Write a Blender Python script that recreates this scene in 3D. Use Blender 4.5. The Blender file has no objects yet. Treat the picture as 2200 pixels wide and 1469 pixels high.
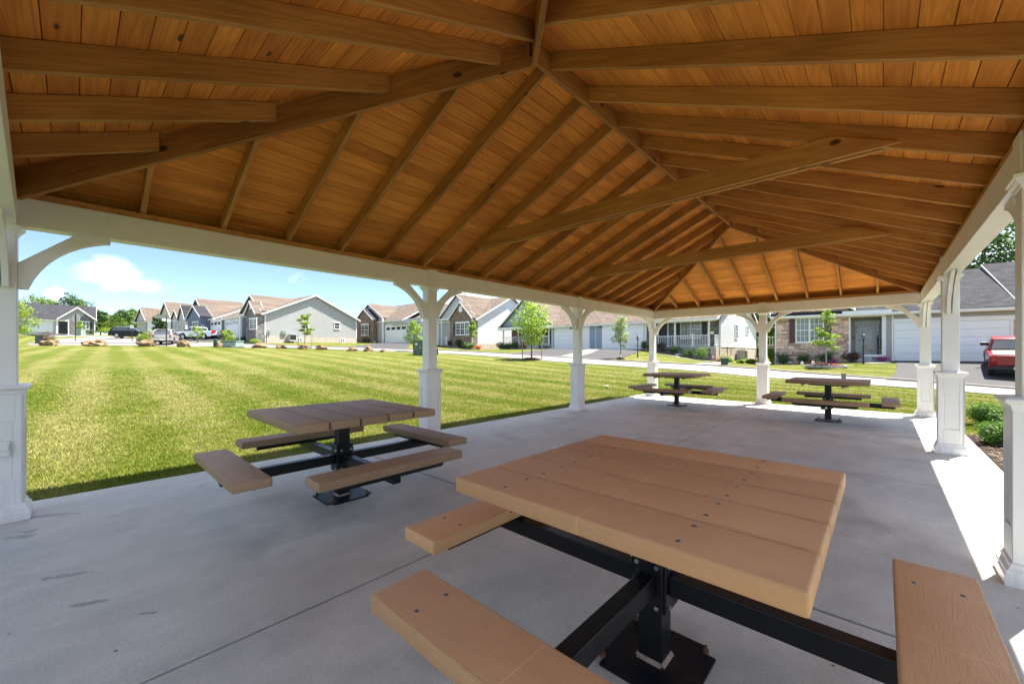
import bpy, bmesh, math, random
import numpy as np
from mathutils import Vector, Matrix
S = bpy.context.scene
COL = S.collection
R = math.radians
# ------------------------------------------------------------------ camera
F = 865.6                       # focal length in pixels of a 2200 px wide frame
V0 = 756.6                      # horizon row in that frame
CX, CY, CH = 5.049, 0.374, 1.2975
YAW = R(42.547)
cd = bpy.data.cameras.new('camera'); cam = bpy.data.objects.new('camera', cd); COL.objects.link(cam)
cam.location = (CX, CY, CH); cam.rotation_euler = (R(90), 0, YAW)
cd.sensor_width = 36; cd.lens = 36 * F / 2200; cd.shift_y = 22.1 / 2200
cd.clip_start = 0.05; cd.clip_end = 3000
S.camera = cam
# ------------------------------------------------------------------ sky and sun
SUN_DIR = Vector((0.19, 0.46, 1.0)).normalized()   # towards the sun
SUN_EL = math.asin(SUN_DIR.z); SUN_AZ = math.atan2(SUN_DIR.x, SUN_DIR.y)
W = bpy.data.worlds.new('World'); S.world = W; W.use_nodes = True
wn = W.node_tree.nodes; wl = W.node_tree.links; wn.clear()
sky = wn.new('ShaderNodeTexSky'); sky.sky_type = 'NISHITA'; sky.sun_disc = False
sky.sun_elevation = SUN_EL; sky.sun_rotation = SUN_AZ
sky.air_density = 0.65; sky.dust_density = 0.15; sky.ozone_density = 1.6; sky.altitude = 200
bg = wn.new('ShaderNodeBackground'); bg.inputs['Strength'].default_value = 0.062
wo = wn.new('ShaderNodeOutputWorld')
def px_dir(u, v):
    X, Y, Z = (u - 1100) / F, (V0 - v) / F, 1.0
    return Vector((X * math.cos(YAW) - Z * math.sin(YAW), X * math.sin(YAW) + Z * math.cos(YAW), Y)).normalized()
def build_clouds():
    tc = wn.new('ShaderNodeTexCoord')
    def vm(op, a, b=None):
        n = wn.new('ShaderNodeVectorMath'); n.operation = op
        wl.new(a, n.inputs[0])
        if b is not None:
            if isinstance(b, (tuple, Vector)): n.inputs[1].default_value = b
            else: wl.new(b, n.inputs[1])
        return n
    def mm(op, a, b, clamp=False):
        n = wn.new('ShaderNodeMath'); n.operation = op; n.use_clamp = clamp
        for i, q in enumerate((a, b)):
            if isinstance(q, (int, float)): n.inputs[i].default_value = q
            else: wl.new(q, n.inputs[i])
        return n.outputs[0]
    st = vm('MULTIPLY', tc.outputs['Generated'], (1, 1, 2.2)).outputs[0]
    nz = wn.new('ShaderNodeTexNoise'); nz.inputs['Scale'].default_value = 14; nz.inputs['Detail'].default_value = 6
    nz.inputs['Roughness'].default_value = 0.6
    wl.new(st, nz.inputs['Vector'])
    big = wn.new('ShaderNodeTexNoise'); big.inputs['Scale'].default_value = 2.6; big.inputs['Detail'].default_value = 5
    FILL_CLOUD_SHIFT = (22.2, 11.4, 31.8)
    wl.new(vm('ADD', st, FILL_CLOUD_SHIFT).outputs[0], big.inputs['Vector'])
    total = None
    # cumulus puffs: direction and angular size (half width, half height)
    for u, v, w, h, s in ((240, 590, .062, .042, .95), (305, 612, .045, .020, .7), (205, 608, .04, .016, .5), (122, 636, .022, .030, .85), (58, 562, .03, .02, .5), (362, 622, .03, .012, .5), (95, 645, .04, .02, .6)):
        d = px_dir(u, v)
        right = Vector((d.y, -d.x, 0)).normalized()
        up = right.cross(d)
        df = vm('SUBTRACT', tc.outputs['Generated'], tuple(d)).outputs[0]
        a = vm('DOT_PRODUCT', df, tuple(right / w)).outputs['Value']
        b = vm('DOT_PRODUCT', df, tuple(up / h)).outputs['Value']
        r2 = mm('ADD', mm('MULTIPLY', a, a), mm('MULTIPLY', b, b))
        val = mm('MULTIPLY', mm('SUBTRACT', 1.0, r2, True), s)
        total = val if total is None else mm('MAXIMUM', total, val)
    thick = mm('MULTIPLY', mm('SUBTRACT', mm('ADD', total, mm('MULTIPLY', nz.outputs['Fac'], 1.9)), 1.32, True), 0.95, True)
    far = mm('MULTIPLY', mm('SUBTRACT', mm('ADD', big.outputs['Fac'], mm('MULTIPLY', nz.outputs['Fac'], 0.22)), 0.625, True), 6.0, True)  # denser cloud field added mostly out of view to brighten the shaded floor
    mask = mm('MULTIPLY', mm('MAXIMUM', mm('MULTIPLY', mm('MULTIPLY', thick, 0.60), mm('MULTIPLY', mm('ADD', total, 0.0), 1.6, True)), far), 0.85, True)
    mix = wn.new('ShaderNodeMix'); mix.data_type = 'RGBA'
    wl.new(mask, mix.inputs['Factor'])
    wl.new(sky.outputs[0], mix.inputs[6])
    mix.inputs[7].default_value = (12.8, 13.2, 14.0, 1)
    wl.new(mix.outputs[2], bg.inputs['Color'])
build_clouds()
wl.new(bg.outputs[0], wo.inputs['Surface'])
sd = bpy.data.lights.new('sun', 'SUN'); sd.energy = 4.4; sd.angle = R(0.6); sd.color = (1.0, 0.95, 0.87)
sun = bpy.data.objects.new('sun', sd); COL.objects.link(sun)
sun.rotation_euler = (-SUN_DIR).to_track_quat('-Z', 'Y').to_euler(); sun.location = (0, 0, 60)
S.view_settings.view_transform = 'Standard'; S.view_settings.look = 'None'
S.view_settings.gamma = 1; S.view_settings.use_curve_mapping = False
S.view_settings.exposure = 2.2
S.render.engine = 'CYCLES'
S.cycles.max_bounces = 10; S.cycles.diffuse_bounces = 7; S.cycles.glossy_bounces = 3; S.cycles.transparent_max_bounces = 8
S.cycles.use_denoising = True
S.cycles.sample_clamp_indirect = 8

# ------------------------------------------------------------------ helpers
rng = random.Random(7)
def cam2world(X, Z):
    return (CX + X * math.cos(YAW) - Z * math.sin(YAW), CY + X * math.sin(YAW) + Z * math.cos(YAW))
def P(u, v, Z):
    """world point seen at column u, row v of the 2200 px frame, Z metres in front of the camera"""
    x, y = cam2world((u - 1100) / F * Z, Z)
    return Vector((x, y, CH + (V0 - v) / F * Z))
def tag(o, label=None, cat=None, group=None, kind=None):
    if label: o['label'] = label
    if cat: o['category'] = cat
    if group: o['group'] = group
    if kind: o['kind'] = kind
    return o
def empty(name, loc=(0, 0, 0), rz=0.0, parent=None):
    o = bpy.data.objects.new(name, None); COL.objects.link(o)
    o.location = loc; o.rotation_euler = (0, 0, rz); o.empty_display_size = 0.2
    if parent: o.parent = parent
    return o
def thing(name, label, cat, loc=(0, 0, 0), rz=0.0, group=None):
    return tag(empty(name, loc, rz), label, cat, group)
class MB:
    """collects simple shapes and links them as ONE mesh object"""
    def __init__(s): s.v = []; s.f = []; s.m = []; s.ml = []; s.cur = 0
    def mat(s, m):
        if m not in s.ml: s.ml.append(m)
        s.cur = s.ml.index(m); return s
    def add(s, vs, fs):
        n = len(s.v); s.v += [tuple(v) for v in vs]
        for f in fs: s.f.append(tuple(n + i for i in f)); s.m.append(s.cur)
        return s
    def box(s, x0, x1, y0, y1, z0, z1, M=None):
        vs = [Vector((x, y, z)) for x in (x0, x1) for y in (y0, y1) for z in (z0, z1)]
        if M is not None: vs = [M @ v for v in vs]
        return s.add(vs, [(0, 1, 3, 2), (4, 6, 7, 5), (0, 4, 5, 1), (2, 3, 7, 6), (0, 2, 6, 4), (1, 5, 7, 3)])
    def cbox(s, c, d, M=None):
        return s.box(c[0]-d[0]/2, c[0]+d[0]/2, c[1]-d[1]/2, c[1]+d[1]/2, c[2]-d[2]/2, c[2]+d[2]/2, M)
    def prism(s, poly, h0, h1, fn):
        """poly: list of (a,b); fn(a,b,h)->xyz; extruded from h0 to h1"""
        n = len(poly)
        vs = [fn(a, b, h0) for a, b in poly] + [fn(a, b, h1) for a, b in poly]
        fs = [tuple(range(n - 1, -1, -1)), tuple(range(n, 2 * n))] + [(i, (i + 1) % n, n + (i + 1) % n, n + i) for i in range(n)]
        return s.add(vs, fs)
    def cyl(s, p0, p1, r0, r1=None, n=8, cap=True):
        r1 = r0 if r1 is None else r1
        p0 = Vector(p0); p1 = Vector(p1); d = (p1 - p0).normalized()
        a = d.orthogonal().normalized(); b = d.cross(a)
        vs = []
        for p, r in ((p0, r0), (p1, r1)):
            for i in range(n):
                t = 2 * math.pi * i / n
                vs.append(p + (a * math.cos(t) + b * math.sin(t)) * r)
        fs = [(i, (i + 1) % n, n + (i + 1) % n, n + i) for i in range(n)]
        if cap: fs += [tuple(range(n - 1, -1, -1)), tuple(range(n, 2 * n))]
        return s.add(vs, fs)
    def tube(s, pts, rad, n=6):
        pts = [Vector(p) for p in pts]
        rings = []
        for i, p in enumerate(pts):
            d = (pts[min(i + 1, len(pts) - 1)] - pts[max(i - 1, 0)]).normalized()
            a = Vector((1, 0, 0)) if abs(d.x) < .8 else Vector((0, 1, 0))
            a = (a - d * a.dot(d)).normalized(); b = d.cross(a)
            r = rad[i] if isinstance(rad, (list, tuple)) else rad
            rings.append([p + (a * math.cos(2 * math.pi * k / n) + b * math.sin(2 * math.pi * k / n)) * r for k in range(n)])
        vs = [v for rg in rings for v in rg]; fs = []
        for i in range(len(pts) - 1):
            for k in range(n):
                fs.append((i * n + k, i * n + (k + 1) % n, (i + 1) * n + (k + 1) % n, (i + 1) * n + k))
        fs.append(tuple(range(n - 1, -1, -1))); fs.append(tuple((len(pts) - 1) * n + k for k in range(n)))
        return s.add(vs, fs)
    def ball(s, c, r, nu=10, nv=6, jit=0.0, rg=None):
        vs = [(c[0], c[1], c[2] - r[2])]
        for j in range(1, nv):
            t = -math.pi / 2 + math.pi * j / nv
            for i in range(nu):
                a = 2 * math.pi * i / nu
                k = 1 + (rg.uniform(-jit, jit) if rg else 0)
                vs.append((c[0] + r[0] * k * math.cos(t) * math.cos(a), c[1] + r[1] * k * math.cos(t) * math.sin(a), c[2] + r[2] * k * math.sin(t)))
        vs.append((c[0], c[1], c[2] + r[2])); top = len(vs) - 1
        fs = [(0, 1 + (i + 1) % nu, 1 + i) for i in range(nu)]
        for j in range(nv - 2):
            for i in range(nu):
                a = 1 + j * nu
                fs.append((a + i, a + (i + 1) % nu, a + nu + (i + 1) % nu, a + nu + i))
        a = 1 + (nv - 2) * nu
        fs += [(a + i, a + (i + 1) % nu, top) for i in range(nu)]
        return s.add(vs, fs)
    def mesh(s, name, mats, smooth=False, bevel=0, seg=2, normals=True):
        me = bpy.data.meshes.new(name); me.from_pydata(s.v, [], s.f)
        ml = s.ml if s.ml else [mats]
        for m in ml: me.materials.append(m)
        if s.ml: me.polygons.foreach_set('material_index', s.m)
        if normals or bevel:
            bm = bmesh.new(); bm.from_mesh(me)
            bmesh.ops.recalc_face_normals(bm, faces=bm.faces)
            if bevel:
                es = [e for e in bm.edges if len(e.link_faces) == 2 and e.calc_face_angle(0) > 0.5]
                bmesh.ops.bevel(bm, geom=es, offset=bevel, segments=seg, affect='EDGES', profile=0.5, clamp_overlap=True)
            bm.to_mesh(me); bm.free()
        if smooth: me.polygons.foreach_set('use_smooth', [True] * len(me.polygons))
        me.update(); return me
    def obj(s, name, mat=None, parent=None, smooth=False, bevel=0, seg=2, loc=None, M=None):
        o = bpy.data.objects.new(name, s.mesh(name, mat, smooth, bevel, seg)); COL.objects.link(o)
        if parent: o.parent = parent
        if loc is not None: o.location = loc
        if M is not None: o.matrix_basis = M
        return o
def np_mesh(name, V, Fa, mat, smooth=False):
    """mesh from numpy arrays; Fa is (n,k) with equal sided faces"""
    me = bpy.data.meshes.new(name); n, k = Fa.shape
    me.vertices.add(len(V)); me.vertices.foreach_set('co', np.ascontiguousarray(V, np.float32).ravel())
    me.loops.add(n * k); me.loops.foreach_set('vertex_index', np.ascontiguousarray(Fa, np.int32).ravel())
    me.polygons.add(n); me.polygons.foreach_set('loop_start', np.arange(0, n * k, k, dtype=np.int32))
    me.polygons.foreach_set('loop_total', np.full(n, k, np.int32))
    if smooth: me.polygons.foreach_set('use_smooth', np.ones(n, bool))
    me.materials.append(mat); me.update(calc_edges=True); return me
def link(name, me, parent=None):
    o = bpy.data.objects.new(name, me); COL.objects.link(o)
    if parent: o.parent = parent
    return o
def copy_tree(o, parent=None):
    c = o.copy(); COL.objects.link(c)
    if parent: c.parent = parent
    for ch in list(o.children): copy_tree(ch, c)
    return c
# ------------------------------------------------------------------ materials
class N:
    def __init__(s, name):
        s.m = bpy.data.materials.new(name); s.m.use_nodes = True
        s.nt = s.m.node_tree; s.n = s.nt.nodes; s.l = s.nt.links
        s.b = s.n['Principled BSDF']
    def new(s, t, **k):
        n = s.n.new(t)
        for a, v in k.items(): setattr(n, a, v)
        return n
    def put(s, sock, v):
        if isinstance(v, bpy.types.NodeSocket): s.l.new(v, sock)
        elif isinstance(v, (tuple, list)) and len(v) == 3 and sock.type == 'RGBA': sock.default_value = (*v, 1)
        else: sock.default_value = v
    def coord(s, kind='Object', scale=(1, 1, 1), loc=None, rot=None):
        tc = s.new('ShaderNodeTexCoord'); mp = s.new('ShaderNodeMapping')
        s.l.new(tc.outputs[kind], mp.inputs['Vector']); mp.inputs['Scale'].default_value = scale
        if rot: mp.inputs['Rotation'].default_value = rot
        if loc is not None: s.put(mp.inputs['Location'], loc)
        return mp.outputs[0]
    def noise(s, vec, scale, detail=4, rough=.55, dist=0):
        n = s.new('ShaderNodeTexNoise'); s.l.new(vec, n.inputs['Vector'])
        n.inputs['Scale'].default_value = scale; n.inputs['Detail'].default_value = detail
        n.inputs['Roughness'].default_value = rough; n.inputs['Distortion'].default_value = dist
        return n.outputs['Fac']
    def math(s, op, a, b=0.0, clamp=False):
        n = s.new('ShaderNodeMath', operation=op, use_clamp=clamp)
        s.put(n.inputs[0], a); s.put(n.inputs[1], b); return n.outputs[0]
    def ramp(s, fac, stops, interp='LINEAR'):
        n = s.new('ShaderNodeValToRGB'); cr = n.color_ramp; cr.interpolation = interp
        while len(cr.elements) < len(stops): cr.elements.new(0.5)
        for e, (p, c) in zip(cr.elements, stops):
            e.position = p; e.color = (*c, 1) if len(c) == 3 else c
        s.l.new(fac, n.inputs['Fac']); return n.outputs['Color']
    def rampf(s, fac, a, b, lo=0.0, hi=1.0):
        n = s.new('ShaderNodeMapRange'); s.put(n.inputs['Value'], fac)
        for i, q in zip((1, 2, 3, 4), (a, b, lo, hi)): n.inputs[i].default_value = q
        return n.outputs[0]
    def mix(s, f, a, b, blend='MIX'):
        n = s.new('ShaderNodeMix', data_type='RGBA', blend_type=blend)
        s.put(n.inputs['Factor'], f); s.put(n.inputs[6], a); s.put(n.inputs[7], b); return n.outputs[2]
    def hsv(s, col, val=1.0, hue=.5, sat=1.0):
        n = s.new('ShaderNodeHueSaturation'); s.put(n.inputs['Color'], col); s.put(n.inputs['Value'], val)
        s.put(n.inputs['Hue'], hue); s.put(n.inputs['Saturation'], sat); return n.outputs[0]
    def rand(s): return s.new('ShaderNodeObjectInfo').outputs['Random']
    def bump(s, h, strength=.3, dist=.01, prev=None):
        n = s.new('ShaderNodeBump'); n.inputs['Strength'].default_value = strength; n.inputs['Distance'].default_value = dist
        s.l.new(h, n.inputs['Height'])
        if prev is not None: s.l.new(prev, n.inputs['Normal'])
        return n.outputs[0]
    def out(s, col=None, rough=None, nrm=None, metal=None, spec=None, **k):
        if col is not None: s.put(s.b.inputs['Base Color'], col)
        if rough is not None: s.put(s.b.inputs['Roughness'], rough)
        if nrm is not None: s.l.new(nrm, s.b.inputs['Normal'])
        if metal is not None: s.b.inputs['Metallic'].default_value = metal
        if spec is not None: s.b.inputs['Specular IOR Level'].default_value = spec
        for kk, v in k.items(): s.put(s.b.inputs[kk], v)
        return s.m
def plain(name, col, rough=.5, var=.12, scale=6, bump=0.0, bscale=60, metal=0, spec=None, rnd=.0, stretch=(1, 1, 1), detail=4):
    t = N(name); c = t.coord(scale=stretch)
    f = t.noise(c, scale, detail)
    v = t.rampf(f, .3, .7, 1 - var, 1 + var)
    if rnd: v = t.math('MULTIPLY', v, t.rampf(t.rand(), 0, 1, 1 - rnd, 1 + rnd))
    nrm = t.bump(t.noise(c, bscale, 3), bump, .01) if bump else None
    return t.out(t.hsv(col, v), rough, nrm, metal, spec)
def wood(name, base, dark, rnd=.25, rough=.62, knots=True, grain_axis=0, fine=1.0):
    """stained boards: the board's own x axis runs along the grain"""
    t = N(name); r = t.rand()
    off = t.new('ShaderNodeCombineXYZ'); t.l.new(t.math('MULTIPLY', r, 37.0), off.inputs[0]); t.l.new(t.math('MULTIPLY', r, 91.0), off.inputs[1]); t.l.new(t.math('MULTIPLY', r, 17.0), off.inputs[2])
    c = t.coord(scale=(.55, 7, 7), loc=off.outputs[0])
    warp = t.noise(c, 1.3, 3, .5, .6)
    fib = t.noise(t.coord(scale=(2.2, 60, 60), loc=off.outputs[0]), 1.0, 3)
    rings = t.math('SINE', t.math('ADD', t.math('MULTIPLY', warp, 46.0 * fine), t.math('MULTIPLY', fib, 2.0)))
    g = t.math('ADD', t.math('MULTIPLY', rings, .13), t.math('MULTIPLY', fib, .75))
    col = t.ramp(g, [(.05, dark), (.50, base)])
    blot = t.noise(t.coord(scale=(.8, 2.5, 2.5), loc=off.outputs[0]), 1.2, 2)
    col = t.hsv(col, t.math('MULTIPLY', t.rampf(r, 0, 1, 1 - rnd, 1 + rnd), t.rampf(blot, .3, .7, .82, 1.14)), t.rampf(blot, .2, .8, .495, .507))
    if knots:
        vo = t.new('ShaderNodeTexVoronoi', voronoi_dimensions='3D'); t.l.new(t.coord(scale=(1.5, 4.2, 2.6), loc=off.outputs[0]), vo.inputs['Vector']); vo.inputs['Scale'].default_value = 1.0
        k = t.rampf(t.math('ADD', vo.outputs['Distance'], t.math('MULTIPLY', t.noise(c, 5, 2), .05)), .07, .10, 1, 0)
        col = t.mix(t.math('MULTIPLY', k, .85), col, (.030, .014, .006))
    nrm = t.bump(g, .18, .004)
    return t.out(col, rough, nrm, spec=.12)
def clapboard(name, col, pitch=.20, var=.04):
    """horizontal vinyl boards (too fine to pick apart at this distance)"""
    t = N(name); tc = t.new('ShaderNodeTexCoord'); sp = t.new('ShaderNodeSeparateXYZ'); t.l.new(tc.outputs['Object'], sp.inputs[0])
    fr = t.math('FRACT', t.math('DIVIDE', sp.outputs[2], pitch))
    gap = t.rampf(fr, .0, .20, .38, 1)
    n = t.noise(tc.outputs['Object'], 1.5, 3)
    c = t.hsv(col, t.math('MULTIPLY', gap, t.rampf(n, .3, .7, 1 - var, 1 + var)))
    return t.out(c, .5, t.bump(fr, .5, .02))
def bricky(name, cols, mortar, bw=.30, bh=.10, msize=.012, bump=.6):
    t = N(name); tc = t.new('ShaderNodeTexCoord'); sp = t.new('ShaderNodeSeparateXYZ'); t.l.new(tc.outputs['Object'], sp.inputs[0])
    cb = t.new('ShaderNodeCombineXYZ'); t.l.new(t.math('ADD', sp.outputs[0], sp.outputs[1]), cb.inputs[0]); t.l.new(sp.outputs[2], cb.inputs[1])
    wv = t.noise(tc.outputs['Object'], 6, 2)
    br = t.new('ShaderNodeTexBrick'); t.l.new(cb.outputs[0], br.inputs['Vector'])
    br.inputs['Scale'].default_value = 1; br.inputs['Brick Width'].default_value = bw; br.inputs['Row Height'].default_value = bh
    br.inputs['Mortar Size'].default_value = msize; br.inputs['Color1'].default_value = (0, 0, 0, 1); br.inputs['Color2'].default_value = (1, 1, 1, 1)
    br.inputs['Mortar'].default_value = (.5, .5, .5, 1); br.offset = .43
    k = len(cols); col = t.ramp(br.outputs['Color'], [((i + .01) / k, c) for i, c in enumerate(cols)], 'CONSTANT')
    n2 = t.noise(tc.outputs['Object'], 22, 3)
    col = t.hsv(col, t.math('MULTIPLY', t.rampf(n2, .3, .7, .72, 1.28), t.rampf(wv, .3, .7, .9, 1.1)))
    col = t.mix(br.outputs['Fac'], col, mortar)
    h = t.math('SUBTRACT', n2, t.math('MULTIPLY', br.outputs['Fac'], .8))
    return t.out(col, .9, t.bump(h, bump, .03), spec=.2)
def shingle(name, a, b):
    t = N(name); tc = t.new('ShaderNodeTexCoord'); sp = t.new('ShaderNodeSeparateXYZ'); t.l.new(tc.outputs['Object'], sp.inputs[0])
    cb = t.new('ShaderNodeCombineXYZ'); t.l.new(t.math('ADD', sp.outputs[0], t.math('MULTIPLY', sp.outputs[1], .13)), cb.inputs[0]); t.l.new(t.math('MULTIPLY', sp.outputs[2], 2.2), cb.inputs[1])
    br = t.new('ShaderNodeTexBrick'); t.l.new(cb.outputs[0], br.inputs['Vector']); br.inputs['Scale'].default_value = 1
    br.inputs['Brick Width'].default_value = .33; br.inputs['Row Height'].default_value = .145; br.inputs['Mortar Size'].default_value = .008
    br.inputs['Color1'].default_value = (0, 0, 0, 1); br.inputs['Color2'].default_value = (1, 1, 1, 1); br.inputs['Mortar'].default_value = (.3, .3, .3, 1)
    n = t.noise(tc.outputs['Object'], 40, 3); n2 = t.noise(tc.outputs['Object'], 1.1, 3)
    g = t.math('ADD', t.math('MULTIPLY', br.outputs['Color'], .55), t.math('MULTIPLY', n, .45))
    col = t.hsv(t.ramp(g, [(.1, a), (.85, b)]), t.math('MULTIPLY', t.rampf(n2, .3, .7, .95, 1.05), t.rampf(br.outputs['Fac'], 0, 1, 1, .6)))
    return t.out(col, .95, t.bump(t.math('SUBTRACT', n, br.outputs['Fac']), .6, .02), spec=.15)
def leafmat(name, a, b, trans=.35, rough=.55):
    t = N(name); gi = t.new('ShaderNodeNewGeometry'); tc = t.new('ShaderNodeTexCoord')
    r = gi.outputs['Random Per Island']
    n = t.noise(tc.outputs['Object'], 1.6, 2)
    col = t.hsv(t.mix(t.math('ADD', t.math('MULTIPLY', r, .6), t.math('MULTIPLY', n, .4)), a, b), t.rampf(r, 0, 1, .75, 1.2))
    t.out(col, rough, spec=.3)
    tr = t.new('ShaderNodeBsdfTranslucent'); t.l.new(t.hsv(col, 1.25, .49), tr.inputs['Color'])
    mx = t.new('ShaderNodeMixShader'); mx.inputs[0].default_value = trans
    t.l.new(t.b.outputs[0], mx.inputs[1]); t.l.new(tr.outputs[0], mx.inputs[2])
    t.l.new(mx.outputs[0], t.n['Material Output'].inputs['Surface']); return t.m
M = {}
t = N('white_vinyl'); tc = t.new('ShaderNodeTexCoord'); sp = t.new('ShaderNodeSeparateXYZ'); t.l.new(tc.outputs['Object'], sp.inputs[0])
n1 = t.noise(tc.outputs['Object'], 3, 4); n2 = t.noise(t.coord(scale=(14, 14, 2)), 1.6, 4, .65)
low = t.math('MULTIPLY', t.rampf(sp.outputs[2], .0, .38, 1, 0), t.rampf(n2, .42, .72, 0, 1)); scuff = t.math('MULTIPLY', t.rampf(t.noise(tc.outputs['Object'], 9, 5, .7), .64, .74, 0, 1), .22)
M['pvc'] = t.out(t.mix(t.math('ADD', t.math('MULTIPLY', low, .38), scuff, True), t.hsv((.81, .80, .785), t.rampf(n1, .3, .7, .96, 1.03)), (.36, .33, .28)), t.rampf(n2, .3, .7, .34, .48), t.bump(t.noise(tc.outputs['Object'], 120, 2), .06, .004))
M['trim'] = plain('white_trim', (.78, .78, .77), .45, .03, 2)
M['deck'] = wood('deck_boards', (.74, .285, .058), (.56, .195, .036), .12)
M['rafter'] = wood('rafter_timber', (.50, .245, .078), (.36, .160, .046), .10)
M['ridge'] = wood('ridge_timber', (.40, .19, .06), (.26, .11, .034), .08)
M['conc'] = None
M['steel'] = plain('black_steel', (.008, .008, .009), .34, .3, 8, .08, 30, 0, .28)
M['rust'] = plain('rusty_steel', (.11, .045, .016), .8, .5, 30, .3, 120)
M['bolt'] = plain('steel_bolt', (.55, .54, .52), .3, .15, 40, 0, 60, 1)
M['glass'] = plain('window_glass', (.035, .042, .05), .06, .3, .8, 0, 60, 0, .9)
M['glass_lt'] = plain('storm_glass', (.16, .17, .18), .08, .5, 3.5, 0, 60, 0, .9)
M['blind'] = plain('blind_glass', (.20, .21, .20), .12, .15, 2, 0, 60, 0, .8)
M['door_white'] = plain('white_garage_steel', (.80, .81, .82), .45, .02, 2, .04, 40)
M['sh_brown'] = shingle('brown_shingle', (.080, .062, .050), (.18, .142, .115))
M['sh_dark'] = shingle('charcoal_shingle', (.020, .021, .024), (.058, .058, .066))
M['sid_grey'] = clapboard('grey_siding', (.40, .40, .40))
M['sid_lgrey'] = clapboard('pale_grey_siding', (.52, .525, .54))
M['sid_blue'] = clapboard('slate_blue_siding', (.27, .33, .42))
M['sid_navy'] = clapboard('deep_blue_siding', (.10, .135, .20))
M['sid_white'] = clapboard('white_siding', (.80, .81, .83))
M['sid_tan'] = clapboard('taupe_siding', (.40, .37, .345), .125)
M['sid_beige'] = clapboard('beige_siding', (.50, .485, .46))
M['brick_grey'] = bricky('grey_stone', [(.13, .125, .13), (.22, .20, .20), (.17, .16, .165), (.28, .255, .24)], (.20, .19, .185), .34, .16)
M['brick_brown'] = bricky('brown_stone', [(.17, .115, .085), (.27, .195, .15), (.21, .15, .115), (.33, .26, .205)], (.17, .14, .12), .30, .11)
M['found'] = bricky('stamped_foundation', [(.50, .42, .35), (.56, .47, .40), (.46, .385, .32), (.58, .50, .43)], (.42, .36, .31), .24, .08, .01, .4)
M['mortar'] = plain('stone_mortar', (.12, .09, .075), .95, .2, 9, .3, 60)
M['stone1'] = plain('ledge_stone', (.58, .41, .32), .9, .3, 7, .5, 40, rnd=.42)
M['black'] = plain('matte_black', (.015, .015, .017), .5, .1)
M['shutter_blk'] = plain('black_shutter', (.025, .027, .035), .5, .1)
M['shutter_red'] = plain('burgundy_shutter', (.075, .028, .038), .5, .1)
M['green_box'] = plain('green_enclosure', (.075, .105, .075), .45, .1, 4)
M['pale_box'] = plain('pale_green_enclosure', (.22, .29, .25), .5, .1, 4)
M['dk_green'] = plain('dark_green_plastic', (.018, .055, .05), .45, .1, 4)
M['rock'] = None
M['bark'] = plain('tree_bark', (.16, .125, .095), .95, .35, 8, .6, 30, stretch=(3, 3, .6))
M['bark_pale'] = plain('pale_bark', (.34, .32, .28), .9, .2, 8, .4, 30)
M['stake'] = plain('weathered_stake', (.26, .22, .17), .9, .25, 6, .4, 40, stretch=(4, 4, .5))
M['mulch'] = None
M['leaf'] = leafmat('fresh_leaf', (.13, .24, .02), (.28, .40, .05))
M['leaf_oak'] = leafmat('oak_leaf', (.16, .29, .025), (.36, .48, .06))
M['leaf_pale'] = leafmat('silvery_leaf', (.19, .26, .10), (.36, .44, .2))
M['leaf_dark'] = leafmat('dark_leaf', (.03, .075, .02), (.075, .15, .035), .2)
M['leaf_wood'] = leafmat('woodland_leaf', (.055, .12, .018), (.16, .26, .04), .25)
M['leaf_lime'] = leafmat('lime_leaf', (.14, .24, .015), (.26, .36, .03))
M['leaf_box'] = leafmat('boxwood_leaf', (.035, .11, .012), (.12, .24, .025))
M['leaf_plum'] = leafmat('plum_leaf', (.055, .03, .022), (.10, .055, .035), .15)
M['leaf_straw'] = leafmat('pale_grass_leaf', (.26, .27, .10), (.42, .42, .2), .25)
M['pet_red'] = plain('red_petal', (.55, .03, .02), .6, .2, 20)
M['pet_mag'] = plain('magenta_petal', (.42, .04, .28), .6, .2, 20)
M['pet_white'] = plain('white_petal', (.75, .75, .72), .6, .1, 20)
M['pet_orange'] = plain('orange_petal', (.60, .14, .02), .6, .2, 20)
M['stoneslab'] = plain('cast_stone', (.42, .42, .41), .9, .2, 5, .3, 40)
M['red_paint'] = plain('red_car_paint', (.22, .003, .007), .28, .05, 3, spec=.4)
M['white_paint'] = plain('white_car_paint', (.78, .78, .78), .22, .02, 3, spec=.6)
M['silver_paint'] = plain('silver_car_paint', (.45, .43, .40), .28, .04, 3, 0, 60, .35)
M['black_paint'] = plain('black_car_paint', (.006, .007, .010), .3, .05, 3, spec=.3)
M['rubber'] = plain('tyre_rubber', (.018, .018, .018), .85, .15, 20)
M['alloy'] = plain('alloy_rim', (.55, .55, .55), .3, .1, 10, 0, 60, .8)
M['taillight'] = plain('tail_light_red', (.38, .008, .008), .2, .1, 20)
M['chrome'] = plain('chrome', (.65, .65, .66), .15, .05, 10, 0, 60, 1)
M['tonneau'] = plain('tonneau_vinyl', (.06, .06, .065), .5, .1, 5)
for m_, nm in (('coat', ('red_paint', 'white_paint', 'silver_paint')),):
    for q in nm: M[q].node_tree.nodes['Principled BSDF'].inputs['Coat Weight'].default_value = .4
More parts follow.
